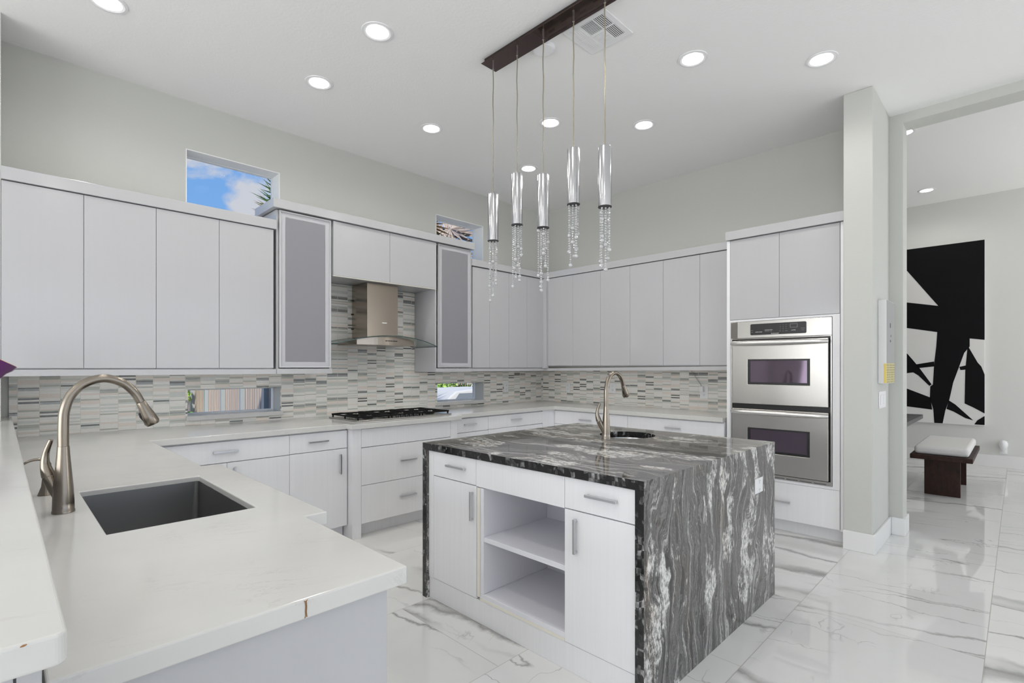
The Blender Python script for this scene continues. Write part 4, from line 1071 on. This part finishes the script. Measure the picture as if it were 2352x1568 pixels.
def leafmat(name, a, b):
    m, n, bb = pmat(name, a, .5)
    oi = n.add('ShaderNodeNewGeometry')
    t_ = n.noise(oi.outputs['Position'], 9.0, 2.0)
    n.put(bb, 'Base Color', n.ramp(t_, [(.35, a), (.65, b)]))
    return m
M_LEAF = leafmat('vine_leaf', (.10, .24, .03), (.40, .55, .10))
M_PALM = leafmat('palm_green', (.05, .12, .04), (.14, .22, .08))
M_DRY = leafmat('dry_palm', (.30, .24, .20), (.44, .37, .32))
M_RUSTY = leafmat('rusty_frond', (.28, .12, .03), (.20, .16, .06))
M_TRUNK = paint('palm_trunk', (.26, .19, .14), .8)
def leaf_cloud(name, label, cat, c, size, n, ls, mat):
    bm = bmesh.new()
    for _ in range(n):
        p = Vector((c[0]+R.uniform(-1, 1)*size[0], c[1]+R.uniform(-1, 1)*size[1], c[2]+R.uniform(-1, 1)*size[2]))
        d = Vector((R.uniform(-1, 1), R.uniform(-1, 1), R.uniform(-1, 1))).normalized(); e = d.orthogonal().normalized(); l = ls*R.uniform(.6, 1.3)
        vs = [bm.verts.new(q) for q in (p, p+d*l*.5+e*l*.3, p+d*l, p+d*l*.5-e*l*.3)]; bm.faces.new(vs)
    return tag(link_bm(name, bm, mat), label, cat)
leaf_cloud('vine', 'bright green vine leaves at the left of the left slot window', 'vine', (2.02, 9.6, .75), (.09, .5, .85), 500, .13, M_LEAF)
leaf_cloud('shrub', 'leafy green shrub behind the car in the right slot window', 'shrub', (8.75, 11.75, .45), (.85, .4, .55), 1100, .17, M_LEAF)

def fan(bm, o, d, up, rad, n=26, spread=2.1, mi=0):
    """a fan of narrow folded blades"""
    o = Vector(o); d = Vector(d).normalized(); s = d.cross(Vector(up)).normalized(); u = s.cross(d).normalized()
    for k in range(n):
        a = (k/(n-1)-.5)*spread*2
        dir_ = (d*math.cos(a) + s*math.sin(a) + u*R.uniform(-.12, .12)).normalized(); sd = dir_.cross(u).normalized()
        L = rad*(.75+.25*math.cos(a))*R.uniform(.9, 1.08); w_ = rad*.035
        p = [o, o+dir_*L*.45+sd*w_, o+dir_*L, o+dir_*L*.45-sd*w_]
        mid = o+dir_*L*.45-u*w_*.8
        v0, v1, v2, v3 = [bm.verts.new(q) for q in p]; vm = bm.verts.new(mid)
        for f in ((v0, v1, vm), (v1, v2, vm), (v2, v3, vm), (v3, v0, vm)):
            fc = bm.faces.new(f); fc.material_index = mi
def palm(label, x, y, h, fr, tr=.14, skirt=None):
    t = thing('palm_tree', label, 'palm tree', (x, y, -.10), 'palms outside the windows')
    bm = bmesh.new(); P = [(x+.03*math.sin(i*.8), y, -.10+(h+.10)*i/12) for i in range(13)]
    sweep(bm, P, [tr*(1.25 - .25*i/12) for i in range(13)], 14); link_bm('trunk', bm, M_TRUNK, t, smooth=True)
    for (d, rad, ln, mat) in fr:
        d = Vector(d).normalized(); o = Vector((x, y, h)) ; tip = o + d*ln
        bm = bmesh.new(); sweep(bm, [o, o+d*ln*.5+Vector((0, 0, .03)), tip], [.018, .013, .009], 6)
        fan(bm, tip, d, (0, -1, .35), rad)
        link_bm('frond', bm, mat, t)
    return t
palm('green fan palm peeking into the sky window beside the raised crown board', 3.30, 8.0, 3.70,
     [((-1, -.1, .40), .48, .24, M_PALM), ((-.6, -.2, .9), .52, .30, M_PALM), ((-1, 0, -.02), .42, .26, M_RUSTY), ((-.1, -.1, 1), .62, .45, M_PALM), ((.7, -.1, .6), .7, .35, M_PALM), ((1, 0, 0), .65, .3, M_PALM), ((.2, .2, .5), .6, .3, M_PALM)])
fr = []
for k in range(26):
    a = R.uniform(0, 2*PI); fr.append(((math.cos(a)*.8, math.sin(a)*.8-.25, R.uniform(-.9, .35)), R.uniform(.55, .8), R.uniform(.25, .6), M_DRY if k % 5 else M_RUSTY))
palm('palm with a skirt of dry tan fronds in the high window by the corner', 4.66, 6.7, 3.55, fr, .13)
palm('low green palm seen above the white car through the right slot window', 8.62, 10.5, .45,
     [((-.9, -.4, .5), .5, .2, M_PALM), ((-.5, -.5, .9), 0.5, .2, M_PALM), ((.3, -.5, .8), 0.5, .2, M_PALM), ((.8, -.4, .5), 0.5, .2, M_PALM), ((-.2, -.8, .4), 0.45, .2, M_PALM), ((-.9, -.3, .1), 0.45, .2, M_PALM), ((0, -.3, 1), 0.45, .2, M_RUSTY)], .12)
tag(box('boundary_wall', (3.5, 16, 12.5, 12.7, -.10, 2.1), paint('yard_wall', (.55, .50, .46))), 'pale yard wall behind the plants beyond the right windows', 'wall')

# white car outside the right slot window
t = thing('car', 'white car parked outside the right slot window', 'car', (7.6, 8.75, -.10))
M_CARP = pmat('white_car_paint', (.50, .495, .49), .5)[0]; M_CARG = pmat('car_window_glass', (.16, .18, .20), .2)[0]; M_TYRE = pmat('tyre', (.02, .02, .02), .8)[0]
def prism(bm, prof, y0, y1, inset=0):
    a = [bm.verts.new((x, y0+inset*max(0, (z-.45))*.9, z)) for x, z in prof]; b = [bm.verts.new((x, y1-inset*max(0, (z-.45))*.9, z)) for x, z in prof]
    bm.faces.new(a); bm.faces.new(b[::-1])
    for i in range(len(prof)): j = (i+1) % len(prof); bm.faces.new([a[i], a[j], b[j], b[i]])
bm = bmesh.new(); prism(bm, [(5.7, .05), (9.9, .05), (9.95, .35), (9.7, .50), (8.9, .56), (6.1, .56), (5.75, .45)], 7.95, 9.6); link_bm('body', bm, M_CARP, t, .04, seg=3)
bm = bmesh.new(); prism(bm, [(6.0, .561), (8.9, .561), (8.2, .86), (7.9, .90), (6.9, .90), (6.55, .87)], 7.98, 9.57, .35); cab = link_bm('cabin', bm, M_CARP, t, .03, seg=3)
for a0, a1, b0, b1 in ((6.62, 7.25, 6.35, 7.24), (7.33, 7.85, 7.32, 8.3)):
    bm = bmesh.new(); ztp, zbt = .83, .60; yf_ = lambda z: 7.98+.35*(z-.45)*.9-.012
    v = [bm.verts.new((b0, yf_(zbt), zbt)), bm.verts.new((b1, yf_(zbt), zbt)), bm.verts.new((a1, yf_(ztp), ztp)), bm.verts.new((a0, yf_(ztp), ztp))]
    fc = bm.faces.new(v); ex_ = bmesh.ops.extrude_face_region(bm, geom=[fc]); bmesh.ops.translate(bm, verts=[g for g in ex_['geom'] if isinstance(g, bmesh.types.BMVert)], vec=(0, .01, 0))
    link_bm('side_window', bm, M_CARG, t)
for wx in (6.5, 9.1):
    bm = bmesh.new(); sweep(bm, [(wx, 7.93, .16), (wx, 8.13, .16)], .26, 24); link_bm('wheel', bm, M_TYRE, t)
